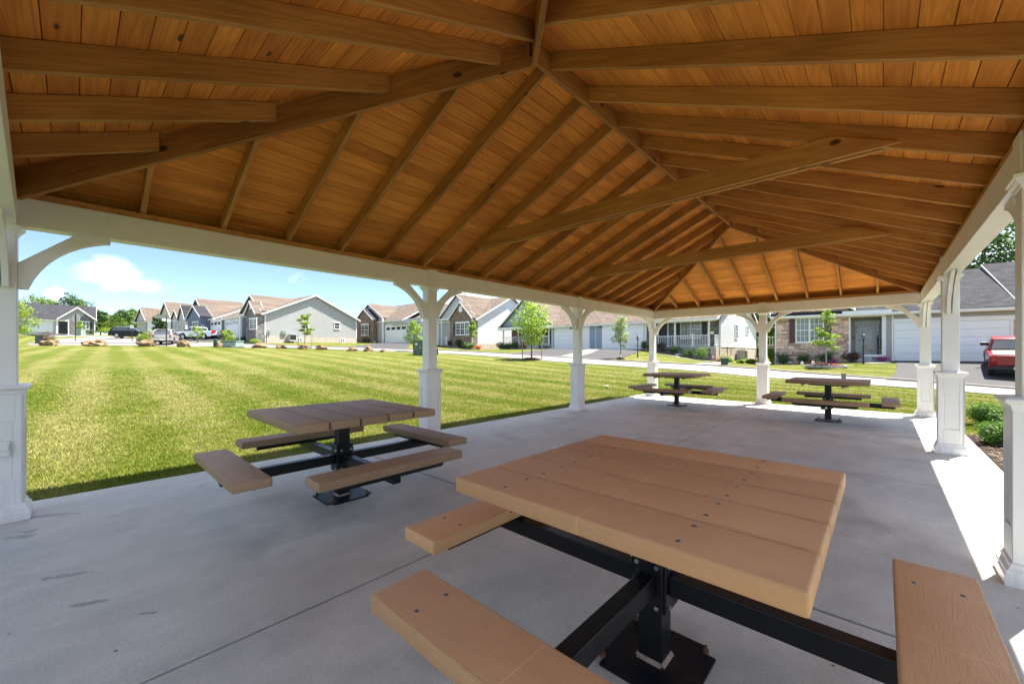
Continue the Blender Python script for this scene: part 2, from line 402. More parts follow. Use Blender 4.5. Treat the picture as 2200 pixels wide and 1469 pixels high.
# ------------------------------------------------------------------ terrain
PW, PL = 5.702, 12.095            # pavilion, post centre to post centre
ctrl = []
def c3(u, v, Z): p = P(u, v, Z); ctrl.append((p.x, p.y, p.z))
ROAD_NEAR = [(60, 741, 47), (300, 742.5, 45), (480, 744.5, 42.5), (655, 748.5, 39.5), (800, 754, 36.5), (945, 759, 33), (1059, 766, 30), (1168, 775, 27.5), (1391, 790, 23.5), (1532, 801, 21.2), (1623, 810, 19.8), (2002, 837, 16), (2180, 851.5, 14.3), (2600, 895, 11.8)]
ROAD_FAR = [(60, 737.5, 54), (300, 737, 53), (480, 738.5, 49.5), (655, 744, 44.5), (800, 748.5, 41.2), (945, 753, 37), (1059, 759, 33.8), (1168, 765.5, 31.2), (1391, 779.5, 26.8), (1532, 786.5, 24.3), (1623, 793.6, 22.8), (1735, 803, 21.0), (2002, 823.6, 18.2), (2180, 837, 16.2), (2600, 876, 13.4)]
for q in ROAD_NEAR + ROAD_FAR: c3(*q)
for q in [(60, 715, 80), (205, 719, 86.6), (120, 717, 83.5), (250, 723, 66), (160, 726, 66), (330, 731, 60), (290, 717, 82), (412, 722, 72), (460, 727, 62), (410, 723, 66), (514, 728, 54.8), (569, 737.5, 50), (765, 737, 60), (768, 737, 68.6), (850, 738, 61), (960, 742, 54), (1025, 751, 50),
          (1080, 752, 47.5), (1191, 749.5, 43), (1294, 750.5, 38.8), (1382, 751.5, 36.4), (1420, 757, 35), (1535, 776.5, 32.3), (1624, 783, 44), (1668, 784, 28.2), (1745, 780, 26.6), (1860, 776, 25.6), (1926, 776, 24.8), (2171, 777.5, 22.2), (2340, 782, 20.6),
          (1450, 772, 29.5), (1860, 779, 24.4), (1345, 772, 29.5)]: c3(*q)
for x in (-.9, 1, 3, 5, 6.4):
    for y in (-.8, 3, 6, 9, 12.8): ctrl.append((x, y, -.035))
for q in [(9, -6, -.1), (3, -9, -.1), (-8, -6, 0), (16, -6, -.3), (14, 4, -.2), (9, 8, -.08), (-4, 3, -.0), (-4, 8, .03), (-25, -10, .6), (30, 0, -.3)]: ctrl.append(q)
for k in range(20):
    a = 2 * math.pi * k / 20; ctrl.append((260 * math.cos(a), 260 * math.sin(a), 5.5 + 2.5 * math.cos(a - 2.4)))
    ctrl.append((700 * math.cos(a), 700 * math.sin(a), 6.0))
CT = np.array(ctrl)
def _k(r2): return np.where(r2 > 1e-12, .5 * r2 * np.log(np.maximum(r2, 1e-12)), 0)
_n = len(CT); _d2 = ((CT[:, None, :2] - CT[None, :, :2]) ** 2).sum(-1)
_A = np.zeros((_n + 3, _n + 3)); _A[:_n, :_n] = _k(_d2) + np.eye(_n) * 2.0
_A[:_n, _n] = 1; _A[:_n, _n + 1:] = CT[:, :2]; _A[_n, :_n] = 1; _A[_n + 1:, :_n] = CT[:, :2].T
_w = np.linalg.solve(_A, np.concatenate([CT[:, 2], np.zeros(3)]))
def terrain_np(xy):
    out = np.zeros(len(xy))
    for i in range(0, len(xy), 4000):
        q = xy[i:i + 4000]; d2 = ((q[:, None, :] - CT[None, :, :2]) ** 2).sum(-1)
        out[i:i + 4000] = _k(d2) @ _w[:_n] + _w[_n] + q @ _w[_n + 1:]
    # level pad under the pavilion floor, melting into the lawn around it
    dx = np.maximum(np.maximum(-.5 - xy[:, 0], xy[:, 0] - 6.1), 0); dy = np.maximum(np.maximum(-.5 - xy[:, 1], xy[:, 1] - 12.4), 0)
    t = np.clip(np.hypot(dx, dy) / 4.0, 0, 1); t = t * t * (3 - 2 * t)
    return out * t + (-.035) * (1 - t)
def gz(x, y): return float(terrain_np(np.array([[x, y]], float))[0])
def on_ground(u, Z):
    """world point on the ground in column u at depth Z"""
    x, y = cam2world((u - 1100) / F * Z, Z); return Vector((x, y, gz(x, y)))
def ground_px(u, v, Z0=3.0, Z1=120.0):
    """world point where the sight line of (u, v) meets the ground"""
    Zs = np.linspace(Z0, Z1, 1500)
    X = (u - 1100) / F * Zs
    xy = np.stack([CX + X * math.cos(YAW) - Zs * math.sin(YAW), CY + X * math.sin(YAW) + Zs * math.cos(YAW)], 1)
    z = CH + (V0 - v) / F * Zs; g = terrain_np(xy)
    i = np.argmax(z <= g) if (z <= g).any() else len(Zs) - 1
    return Vector((xy[i, 0], xy[i, 1], g[i]))
def axis_samples():
    a = np.concatenate([np.arange(-700, -80, 40), np.arange(-80, -24, 1.6), np.arange(-24, 34, .7), np.arange(34, 90, 1.6), np.arange(90, 741, 40)])
    return a
ax = axis_samples(); gx, gy = np.meshgrid(ax, ax, indexing='ij'); XY = np.stack([gx.ravel(), gy.ravel()], 1)
tz = terrain_np(XY); n_ = len(ax)
ii, jj = np.meshgrid(np.arange(n_ - 1), np.arange(n_ - 1), indexing='ij'); a_ = (ii * n_ + jj).ravel()
def grass_colour(t):
    tc = t.new('ShaderNodeTexCoord'); sp = t.new('ShaderNodeSeparateXYZ'); t.l.new(tc.outputs['Object'], sp.inputs[0])
    wob = t.noise(tc.outputs['Object'], .35, 2)
    # mowing passes run along x, each about 0.62 m wide
    ph = t.math('ADD', t.math('MULTIPLY', sp.outputs[1], 3.6), t.math('ADD', t.math('MULTIPLY', sp.outputs[0], .16), t.math('MULTIPLY', wob, 2.4)))
    st = t.rampf(t.math('SINE', ph), -.55, .55, 0, 1)
    big = t.noise(t.coord(scale=(.6, 1.3, 1)), .26, 5, .66, .5); mid = t.noise(t.coord(scale=(1, 1, 1)), 2.3, 5, .7, .4); fine = t.noise(tc.outputs['Object'], 14, 4, .7)
    dry = t.math('ADD', t.math('ADD', t.math('MULTIPLY', st, .125), t.math('MULTIPLY', big, .66)), t.math('ADD', t.math('MULTIPLY', mid, .50), t.math('MULTIPLY', fine, .42)))
    col = t.ramp(dry, [(.40, (.021, .056, .003)), (.60, (.055, .092, .006)), (.81, (.100, .116, .015)), (1.0, (.175, .165, .054))])
    return col, fine, tc
t = N('lawn_grass'); col, fine, tc = grass_colour(t)
hn = t.noise(tc.outputs['Object'], 55, 3, .7)
col = t.hsv(col, t.math('MULTIPLY', t.rampf(hn, .3, .7, .72, 1.22), t.rampf(fine, .3, .7, .85, 1.12)))
M['lawn'] = t.out(col, .95, t.bump(t.math('ADD', hn, t.math('MULTIPLY', fine, .8)), .9, .05), spec=.1)
t = N('grass_blade'); col, fine, tc = grass_colour(t); r = t.new('ShaderNodeNewGeometry').outputs['Random Per Island']
col = t.hsv(col, t.rampf(r, 0, 1, 1.35, 2.5), t.rampf(r, 0, 1, .490, .508))
t.out(col, .6, spec=.2); tr = t.new('ShaderNodeBsdfTranslucent'); t.l.new(col, tr.inputs['Color']); mx = t.new('ShaderNodeMixShader'); mx.inputs[0].default_value = .4
t.l.new(t.b.outputs[0], mx.inputs[1]); t.l.new(tr.outputs[0], mx.inputs[2]); t.l.new(mx.outputs[0], t.n['Material Output'].inputs['Surface'])
M['blade'] = t.m
tag(link('ground', np_mesh('ground', np.column_stack([XY, tz]), np.stack([a_, a_ + n_, a_ + n_ + 1, a_ + 1], 1), M['lawn'], True)), kind='structure')
# grass blades round the pavilion, thinning with distance
def grass(n, seed):
    g = np.random.default_rng(seed); xs = []; 
    need = n
    while need > 0:
        x = g.uniform(-24, 15, n * 3); y = g.uniform(-3, 27, n * 3)
        inside = (x > -.44) & (x < 6.05) & (y < 12.28)
        bed = (x >= 6.0) & (x < 8.3) & (y < 10.3)
        d = np.hypot(x - CX, y - CY)
        ok = (~inside) & (~bed) & (g.random(n * 3) < np.clip(4.2 / np.maximum(d, .1), 0, 1) ** 1.8 * np.clip((26 - d) / 12, 0, 1))
        xs.append(np.stack([x[ok], y[ok]], 1)); need -= ok.sum()
    p = np.concatenate(xs)[:n]; z = terrain_np(p); d = np.hypot(p[:, 0] - CX, p[:, 1] - CY)
    a = g.uniform(0, 2 * np.pi, n); h = g.uniform(.018, .040, n) * (1 + .0 * d); w = .0024 + .0007 * d * g.uniform(.7, 1.3, n); lean = g.uniform(.2, 1.1, n) * h
    la = g.uniform(0, 2 * np.pi, n)
    V = np.zeros((n, 3, 3)); dx = np.cos(a) * w; dy = np.sin(a) * w
    V[:, 0] = np.stack([p[:, 0] - dx, p[:, 1] - dy, z - .006], 1); V[:, 1] = np.stack([p[:, 0] + dx, p[:, 1] + dy, z - .006], 1)
    V[:, 2] = np.stack([p[:, 0] + np.cos(la) * lean, p[:, 1] + np.sin(la) * lean, z + h], 1)
    tag(link('grass', np_mesh('grass', V.reshape(-1, 3), np.arange(n * 3).reshape(-1, 3), M['blade'])), kind='stuff')
grass(700000, 3)
def edge_grass(n, seed):      # ragged longer tufts along the floor edges
    g = np.random.default_rng(seed); k = n * 3 // 4
    p = np.concatenate([np.stack([-.425 - g.random(k) ** 1.6 * .10, g.uniform(-.4, 12.3, k)], 1), np.stack([g.uniform(-.4, 7.5, n - k), 12.285 + g.random(n - k) ** 1.6 * .10], 1)])
    z = terrain_np(p); d = np.hypot(p[:, 0] - CX, p[:, 1] - CY); cl = .5 + .5 * np.sin(p[:, 1] * 9 + 3 * np.sin(p[:, 1] * 2.3)) * np.cos(p[:, 0] * 7 + p[:, 1] * 4)
    h = g.uniform(.03, .05, n) + .03 * cl * g.random(n); w = .0026 + .0006 * d; a = g.uniform(0, np.pi, n); la = g.uniform(0, 2 * np.pi, n); ln = g.uniform(.2, .9, n) * h
    V = np.zeros((n, 3, 3)); V[:, 0] = np.stack([p[:, 0] - np.cos(a) * w, p[:, 1] - np.sin(a) * w, z - .01], 1); V[:, 1] = np.stack([p[:, 0] + np.cos(a) * w, p[:, 1] + np.sin(a) * w, z - .01], 1)
    V[:, 2] = np.stack([p[:, 0] + np.cos(la) * ln, p[:, 1] + np.sin(la) * ln, z + h], 1)
    tag(link('edge_grass', np_mesh('edge_grass', V.reshape(-1, 3), np.arange(n * 3).reshape(-1, 3), M['blade'])), kind='stuff')
edge_grass(34000, 8)
# ------------------------------------------------------------------ road, kerb, driveways and paths (draped sheets)
M['road'] = plain('concrete_road', (.185, .172, .16), .9, .12, 1.2, .25, 40)
M['asphalt'] = plain('asphalt_drive', (.036, .034, .036), .9, .22, 2.5, .4, 60)
M['path'] = plain('concrete_path', (.235, .22, .20), .9, .1, 2, .2, 40)
M['kerb'] = plain('kerb_concrete', (.17, .15, .14), .9, .12, 2, .2, 40)
def catmull(pts, n):
    out = []; m = len(pts)
    for i in range(m - 1):
        p0 = pts[max(i - 1, 0)]; p1 = pts[i]; p2 = pts[i + 1]; p3 = pts[min(i + 2, m - 1)]
        for k in range(n):
            s = k / n
            out.append(0.5 * ((2 * p1) + (p2 - p0) * s + (2 * p0 - 5 * p1 + 4 * p2 - p3) * s * s + (3 * p1 - p0 - 3 * p2 + p3) * s ** 3))
    out.append(pts[-1]); return out
def draped(name, A, B, mat, lift, nb=8, smooth_n=6, thick=.06):
    """sheet between two ground lines A and B (lists of (x,y)), following the terrain, with a rim down into the soil"""
    A = catmull([Vector((a[0], a[1], 0)) for a in A], smooth_n); B = catmull([Vector((b[0], b[1], 0)) for b in B], smooth_n)
    k = len(A); grid = [[A[i].lerp(B[i], j / nb) for j in range(nb + 1)] for i in range(k)]
    xy = np.array([[p.x, p.y] for row in grid for p in row]); z = terrain_np(xy) + lift
    V = np.column_stack([xy, z]); fs = []
    m = nb + 1
    for i in range(k - 1):
        for j in range(nb): fs.append((i * m + j, (i + 1) * m + j, (i + 1) * m + j + 1, i * m + j + 1))
    rim = [i * m for i in range(k)] + [(k - 1) * m + j for j in range(1, m)] + [i * m + nb for i in range(k - 2, -1, -1)] + [j for j in range(nb - 1, 0, -1)]
    base = len(V); V = np.vstack([V, V[rim] - np.array([0, 0, lift + thick])]); r = len(rim)
    for i in range(r): fs.append((rim[i], rim[(i + 1) % r], base + (i + 1) % r, base + i))
    me = bpy.data.meshes.new(name); me.from_pydata(V.tolist(), [], fs); me.materials.append(mat)
    bm = bmesh.new(); bm.from_mesh(me); bmesh.ops.recalc_face_normals(bm, faces=bm.faces); bm.to_mesh(me); bm.free()
    return tag(link(name, me), kind='structure')
def w2(q): x, y = cam2world((q[0] - 1100) / F * q[2], q[2]); return (x, y)
def resample(L, n):
    L = [Vector((*w2(q), 0)) for q in L]; L = catmull(L, 12); d = [0]
    for i in range(1, len(L)): d.append(d[-1] + (L[i] - L[i - 1]).length)
    out = []; j = 0
    for k in range(n):
        s = d[-1] * k / (n - 1)
        while j < len(L) - 2 and d[j + 1] < s: j += 1
        f = (s - d[j]) / max(d[j + 1] - d[j], 1e-6); out.append(L[j].lerp(L[j + 1], min(f, 1)))
    return [(p.x, p.y) for p in out]
ra = resample(ROAD_NEAR, 60); rb = resample(ROAD_FAR, 60)
draped('road', ra, rb, M['road'], .028, 6, 2)
def offset(L, d):
    out = []
    for i in range(len(L)):
        a = Vector(L[max(i - 1, 0)]); b = Vector(L[min(i + 1, len(L) - 1)]); t_ = (b - a).normalized(); out.append((L[i][0] - t_.y * d, L[i][1] + t_.x * d))
    return out
draped('kerb', rb, offset(rb, .22), M['kerb'], .085, 1, 2)
def gpts(L): return [(p.x, p.y) for p in (ground_px(*q) for q in L)]
def quadsheet(name, a, b, mat, lift, nb=6, n=6):
    draped(name, a, b, mat, lift, nb, n)
def zpts(L): return [w2((u, 0, Z)) for u, Z in L]
# cul-de-sac arm towards the far left house
draped('side_road', zpts([(118, 51), (128, 57), (110, 66), (90, 74)]), zpts([(380, 50), (330, 57), (262, 66), (165, 74)]), M['road'], .026, 10, 6)
draped('driveway', zpts([(1925, 24.6), (1925, 21), (1903, 18.9)]), zpts([(2300, 20.9), (2300, 17.5), (2400, 15.2)]), M['asphalt'], .038, 10, 5)
draped('driveway', zpts([(1188, 43.2), (1150, 37), (1085, 33.2)]), zpts([(1268, 39.6), (1238, 34.5), (1196, 30.6)]), M['asphalt'], .038, 6, 5)
draped('driveway', zpts([(1292, 38.6), (1272, 33.8), (1232, 30.2)]), zpts([(1385, 36.2), (1345, 31.2), (1290, 28.9)]), M['asphalt'], .038, 6, 5)
draped('path', zpts([(1268, 39.5), (1238, 34.4), (1198, 30.8)]), zpts([(1292, 38.7), (1272, 33.9), (1230, 30.3)]), M['path'], .030, 3, 5)
draped('driveway', zpts([(826, 60.4), (800, 52), (740, 43.2)]), zpts([(880, 57.5), (880, 50), (868, 39.8)]), M['asphalt'], .038, 6, 5)
draped('driveway', zpts([(50, 79.5), (62, 75), (72, 71)]), zpts([(120, 79.5), (135, 75), (150, 71)]), M['asphalt'], .038, 6, 5)
draped('driveway', zpts([(330, 76), (340, 66), (345, 58)]), zpts([(520, 55), (480, 53), (430, 51.5)]), M['asphalt'], .034, 8, 5)
draped('path', zpts([(950, 54), (972, 49), (1012, 42.5)]), zpts([(956, 54), (980, 49), (1026, 42.5)]), M['path'], .03, 2, 6)
draped('path', zpts([(1395, 35.2), (1470, 31.2), (1540, 28.4), (1478, 25.6)]), zpts([(1402, 35.6), (1478, 31.6), (1570, 28.8), (1520, 24.8)]), M['path'], .03, 3, 6)
draped('path', zpts([(1842, 24.7), (1870, 23.9), (1912, 23.6)]), zpts([(1838, 25.3), (1870, 24.7), (1918, 24.3)]), M['path'], .03, 2, 5)
# mulch bed beside the floor
t = N('bark_mulch'); tc = t.new('ShaderNodeTexCoord'); vo = t.new('ShaderNodeTexVoronoi'); t.l.new(t.coord(scale=(1, 1.7, 1)), vo.inputs['Vector']); vo.inputs['Scale'].default_value = 26
M['mulch'] = t.out(t.hsv(t.mix(t.noise(tc.outputs['Object'], 30, 3), (.018, .012, .009), (.11, .075, .05)), t.rampf(vo.outputs['Color'], 0, 1, .5, 1.5)), .95, t.bump(vo.outputs['Distance'], 1, .05), spec=.15)
draped('mulch_bed', [(6.035, 2.6), (6.035, 5), (6.035, 7.5), (6.035, 10.0)], [(8.2, 2.6), (8.2, 5), (8.1, 7.5), (7.5, 10.3)], M['mulch'], .03, 8, 6)
g = np.random.default_rng(5); n = 5200
px = g.uniform(6.06, 8.1, n); py = g.uniform(4.0, 10.1, n); pz = terrain_np(np.stack([px, py], 1)) + .032
L_ = g.uniform(.012, .045, n); w_ = g.uniform(.004, .011, n); a = g.uniform(0, np.pi, n); tl = g.uniform(-.5, .5, n)
V = np.zeros((n, 4, 3))
for k, (sx, sy) in enumerate(((-1, -1), (1, -1), (1, 1), (-1, 1))):
    V[:, k] = np.stack([px + np.cos(a) * L_ * sx - np.sin(a) * w_ * sy, py + np.sin(a) * L_ * sx + np.cos(a) * w_ * sy, pz + .012 + tl * L_ * sx * .7], 1)
t = N('mulch_chip'); r = t.new('ShaderNodeNewGeometry').outputs['Random Per Island']
M['chip'] = t.out(t.ramp(r, [(0, (.02, .013, .01)), (.6, (.09, .06, .04)), (1, (.26, .19, .13))]), .9)
tag(link('mulch_chips', np_mesh('mulch_chips', V.reshape(-1, 3), np.arange(n * 4).reshape(-1, 4), M['chip'])), kind='stuff')
# ------------------------------------------------------------------ concrete floor in sections
t = N('floor_concrete'); tc = t.new('ShaderNodeTexCoord'); o = tc.outputs['Object']; sp = t.new('ShaderNodeSeparateXYZ'); t.l.new(o, sp.inputs[0])
big = t.noise(o, .55, 4, .6); mid = t.noise(t.coord(scale=(1, .45, 1)), 2.6, 5, .65); fine = t.noise(o, 70, 3, .7); broom = t.noise(t.coord(scale=(3, 60, 1)), 3, 2)
v = t.math('MULTIPLY', t.rampf(big, .3, .7, .86, 1.1), t.math('MULTIPLY', t.rampf(mid, .3, .72, .80, 1.14), t.rampf(fine, .25, .75, .86, 1.12)))
col = t.hsv((.61, .59, .515), v)
sv = t.new('ShaderNodeTexVoronoi'); t.l.new(t.coord(scale=(1, 1, .01)), sv.inputs['Vector']); sv.inputs['Scale'].default_value = 5.5
col = t.mix(t.math('MULTIPLY', t.rampf(t.math('ADD', sv.outputs['Distance'], t.math('MULTIPLY', fine, .05)), .055, .075, 1, 0), t.math('GREATER_THAN', sv.outputs['Color'], .62)), col, (.07, .06, .05))
blot = t.noise(o, 1.15, 4, .6); col = t.mix(t.rampf(blot, .56, .74, 0, .5), col, (.20, .185, .165))
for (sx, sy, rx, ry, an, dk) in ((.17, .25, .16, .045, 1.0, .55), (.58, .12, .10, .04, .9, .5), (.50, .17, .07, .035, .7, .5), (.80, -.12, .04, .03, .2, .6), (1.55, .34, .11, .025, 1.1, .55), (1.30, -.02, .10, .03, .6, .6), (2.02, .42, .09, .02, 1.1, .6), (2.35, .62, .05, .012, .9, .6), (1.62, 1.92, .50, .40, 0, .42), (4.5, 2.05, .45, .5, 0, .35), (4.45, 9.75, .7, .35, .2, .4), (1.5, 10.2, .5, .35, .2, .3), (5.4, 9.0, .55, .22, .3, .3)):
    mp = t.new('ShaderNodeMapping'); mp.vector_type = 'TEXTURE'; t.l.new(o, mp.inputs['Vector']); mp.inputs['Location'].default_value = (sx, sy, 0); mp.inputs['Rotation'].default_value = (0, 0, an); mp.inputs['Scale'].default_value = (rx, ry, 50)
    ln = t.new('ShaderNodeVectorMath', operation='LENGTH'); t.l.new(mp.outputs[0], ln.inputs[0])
    soft = rx > .3  # wide soft patches: stain and contact shade under the tables painted in
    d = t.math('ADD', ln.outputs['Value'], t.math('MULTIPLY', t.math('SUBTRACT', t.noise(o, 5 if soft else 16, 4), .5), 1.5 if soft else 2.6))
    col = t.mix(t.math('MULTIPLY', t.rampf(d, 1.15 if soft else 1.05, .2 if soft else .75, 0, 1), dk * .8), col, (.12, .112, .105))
M['conc'] = t.out(col, t.rampf(mid, .3, .7, .55, .75), t.bump(t.math('ADD', t.math('MULTIPLY', fine, .7), t.math('MULTIPLY', broom, .35)), .22, .006), spec=.2)
floor = tag(MB().box(-.40, 6.01, -.40, 12.26, -.20, -.045).obj('concrete_floor', M['conc']), kind='structure')
xs = [-.42, 2.905, 6.03]; ys = [-.42, 2.92, 6.03, 9.2, 12.28]
for i in range(2):
    for j in range(4):
        MB().box(xs[i] + .008, xs[i + 1] - .008, ys[j] + .012, ys[j + 1] - .012, -.11, 0).obj('floor_section', M['conc'], floor, bevel=.006, seg=2)
# ------------------------------------------------------------------ pavilion
pav = thing('pavilion', 'open-sided pavilion with white posts and beams under a stained timber hip roof', 'pavilion')
SL = .45; YR = 3.05; XR = PW / 2; SE = SL * XR / YR
TH = math.atan(SL); TE = math.atan(SE)
def moulding(mb, hx, prof):
    """square moulding ring from a profile of (half size, z)"""
    pts = prof; n = len(pts)
    vs = []; fs = []
    for h, z in pts: vs += [(-h, -h, z), (h, -h, z), (h, h, z), (-h, h, z)]
    for i in range(n - 1):
        for k in range(4): fs.append((i * 4 + k, i * 4 + (k + 1) % 4, (i + 1) * 4 + (k + 1) % 4, (i + 1) * 4 + k))
    fs.append((3, 2, 1, 0)); fs.append(tuple((n - 1) * 4 + k for k in range(4)))
    return mb.add(vs, fs)
ME = {}
ME['shaft'] = MB().box(-.078, .078, -.078, .078, .9, 2.288).mesh('post', M['pvc'], bevel=.006)
p = MB(); p.box(-.104, .104, -.104, .104, .05, .99)
for a in range(4):
    Rz = Matrix.Rotation(a * math.pi / 2, 4, 'Z')
    p.box(-.1165, -.072, -.1165, -.100, .06, .985, Rz); p.box(.072, .1163, -.1165, -.1002, .06, .9852, Rz)
    p.box(-.0718, .0718, -.1163, -.100, .06, .31, Rz); p.box(-.0718, .0718, -.1163, -.100, .765, .9848, Rz)
    p.box(-.058, .058, -.1085, -.1035, .325, .75, Rz)
ME['ped'] = p.mesh('pedestal', M['pvc'], bevel=.003, seg=1)
ME['base'] = moulding(MB(), 0, [(.150, 0), (.150, .062), (.143, .07), (.143, .082), (.136, .09), (.128, .104), (.126, .118), (.1175, .13)]).mesh('base_moulding', M['pvc'], bevel=.002, seg=1)
ME['cap'] = moulding(MB(), 0, [(.1172, .97), (.122, .985), (.124, 1.0), (.137, 1.012), (.146, 1.018), (.148, 1.028), (.146, 1.038), (.120, 1.046), (.0785, 1.05)]).mesh('cap_moulding', M['pvc'], bevel=.002, seg=1)
ME['capital'] = moulding(MB(), 0, [(.0785, 2.215), (.083, 2.22), (.086, 2.235), (.098, 2.25), (.104, 2.262), (.112, 2.268), (.114, 2.2895)]).mesh('capital', M['pvc'], bevel=.002, seg=1)
ME['block'] = MB().box(-.086, .086, -.086, .086, 2.2905, 2.535).mesh('beam_block', M['pvc'], bevel=.006)
posts = [(0, PL * k / 3) for k in range(4)] + [(PW, PL * k / 3) for k in range(4)] + [(PW / 2, PL)]
for x, y in posts:
    s = link('post', ME['shaft'], pav); s.location = (x, y, 0)
    for nm, k in (('pedestal', 'ped'), ('base_moulding', 'base'), ('cap_moulding', 'cap'), ('capital', 'capital'), ('beam_block', 'block')): link(nm, ME[k], s)
    if (x, y) == (0, 0):
        oc = MB().box(.1166, .135, -.02, .05, .50, .62).box(.135, .155, -.015, .045, .55, .60).obj('outlet_cover', M['pvc'], s, bevel=.006)
hb = .0745
MB().box(-hb, hb, -hb, PL + hb, 2.29, 2.515).obj('beam', M['pvc'], pav, bevel=.004, seg=1)
MB().box(PW - hb, PW + hb, -hb, PL + hb, 2.29, 2.515).obj('beam', M['pvc'], pav, bevel=.004, seg=1)
MB().box(hb + .001, PW - hb - .001, PL - hb, PL + hb, 2.29, 2.515).obj('beam', M['pvc'], pav, bevel=.004, seg=1)
SK = .042     # the near end beam stands a touch out of square
KM = Matrix.Rotation(math.atan(SK), 4, 'Z')
MB().box(hb + .004, PW - .08, -hb, hb, 2.29, 2.515, KM).obj('beam', M['pvc'], pav, bevel=.004, seg=1)
for x in (0, PW): MB().box(x - .066, x + .066, -.066, PL + .066, 2.516, 2.566).obj('top_plate', M['rafter'], pav)
MB().box(.0665, PW - .0665, PL - .066, PL + .066, 2.516, 2.566).obj('top_plate', M['rafter'], pav); MB().box(.069, PW - .075, -.066, .066, 2.516, 2.566, KM).obj('top_plate', M['rafter'], pav)
# knee braces: twin curved boards
bz = [(0, 2.0), (0, 1.80), (.052, 1.80)] + [((1 - s) ** 2 * .052 + 2 * s * (1 - s) * .155 + s * s * .50, (1 - s) ** 2 * 1.80 + 2 * s * (1 - s) * 2.155 + s * s * 2.248) for s in [i / 8 for i in range(1, 9)]] + [(.52, 2.248), (.52, 2.2895), (.315, 2.2895)]
br = MB()
for o0 in (-.044, .007): br.prism(bz, o0, o0 + .037, lambda a, b, h: (a, h, b))
for s_, z_ in ((.03, 1.86), (.40, 2.262)):
    pass
ME['brace'] = br.mesh('knee_brace', M['pvc'], bevel=.003, seg=1)
def brace(x, y, ang):
    o = link('knee_brace', ME['brace'], pav); o.rotation_euler = (0, 0, ang); o.location = (x + .078 * math.cos(ang), y + .078 * math.sin(ang), 0)
    hs = MB()
    for q in (-.0255, .0255): hs.cyl((.0515, q, 1.83), (.055, q, 1.83), .009, n=8)
    hs.obj('screw_hole', M['black'], o)
for k in range(4):
    y = PL * k / 3
    for x in (0, PW):
        if k == 0 and x == PW: continue
        if k < 3: brace(x, y, math.pi / 2)
        if k > 0: brace(x, y, -math.pi / 2)
for x, a in ((0, 0), (PW, math.pi), (XR, 0), (XR, math.pi)): brace(x, PL, a)
brace(0, 0, 0)
def board(name, p0, p1, w, d, mat, up=Vector((0, 0, 1)), endcut=0):
    """timber whose lower centre line runs p0-p1; w thick, d deep along up"""
    p0 = Vector(p0); p1 = Vector(p1); x = (p1 - p0); L = x.length; x.normalize()
    z = (up - x * up.dot(x)).normalized(); y = z.cross(x)
    Mx = Matrix.Identity(4)
    for i in range(3): Mx[i][0] = x[i]; Mx[i][1] = y[i]; Mx[i][2] = z[i]; Mx[i][3] = p0[i]
    c = endcut
    return MB().prism([(0, 0), (L, 0), (L + c * d, d), (c * d, d)], -w / 2, w / 2, lambda a, b, h: (a, h, b)).obj(name, mat, pav, bevel=.003, seg=1, M=Mx)
RB = 2.545
YK = [.81 + .6159 * k for k in range(18)]
for y in YK:
    for side in (0, 1):
        xt = XR - .02
        if y < YR: xt = y * XR / YR - .03
        if y > PL - YR: xt = (PL - y) * XR / YR - .03
        f = (lambda x: x) if side == 0 else (lambda x: PW - x)
        board('rafter', (f(-.066), y, RB - .066 * SL), (f(xt), y, RB + xt * SL), .04, .14, M['rafter'], endcut=SL)
for far in (0, 1):
    XK = [.81, 1.42, 2.03, 2.66, 3.04, 3.67, 4.28, 4.89] if not far else [.72 + .609 * k for k in range(8)]
    for x in XK:
        yt = min(x, PW - x) * YR / XR - .03
        f = (lambda y: y) if not far else (lambda y: PL - y)
        ys_ = -.066 if far else SK * x - .06
        board('rafter', (x, f(ys_), RB + ys_ * SE), (x, f(yt), RB + yt * SE), .04, .14, M['rafter'], endcut=SE)
for sx in (0, 1):
    for sy in (0, 1):
        fx = (lambda x: PW - x) if sx else (lambda x: x); fy = (lambda y: PL - y) if sy else (lambda y: y)
        t1 = XR - .02
        board('hip_rafter', (fx(-.06), fy(-.06 * YR / XR), 2.455 - .06 * SL), (fx(t1), fy(t1 * YR / XR), 2.455 + t1 * SL), .042, .205, M['ridge'], endcut=.31)
board('ridge_beam', (XR, YR - .09, 3.785), (XR, PL - YR + .09, 3.785), .042, .20, M['ridge'])
for k in (6, 11):
    for s_ in (-1, 1):
        yc = YK[k] + s_ * .0405
        pl = [(.55, 2.83), (PW - .55, 2.83), (PW - .94, 3.01), (.94, 3.01)]
        MB().prism(pl, -.019, .019, lambda a, b, h: (a - .5, h, b - 2.83)).obj('collar_tie', M['rafter'], pav, bevel=.003, seg=1, M=Matrix.Translation((.5, yc, 2.83)))
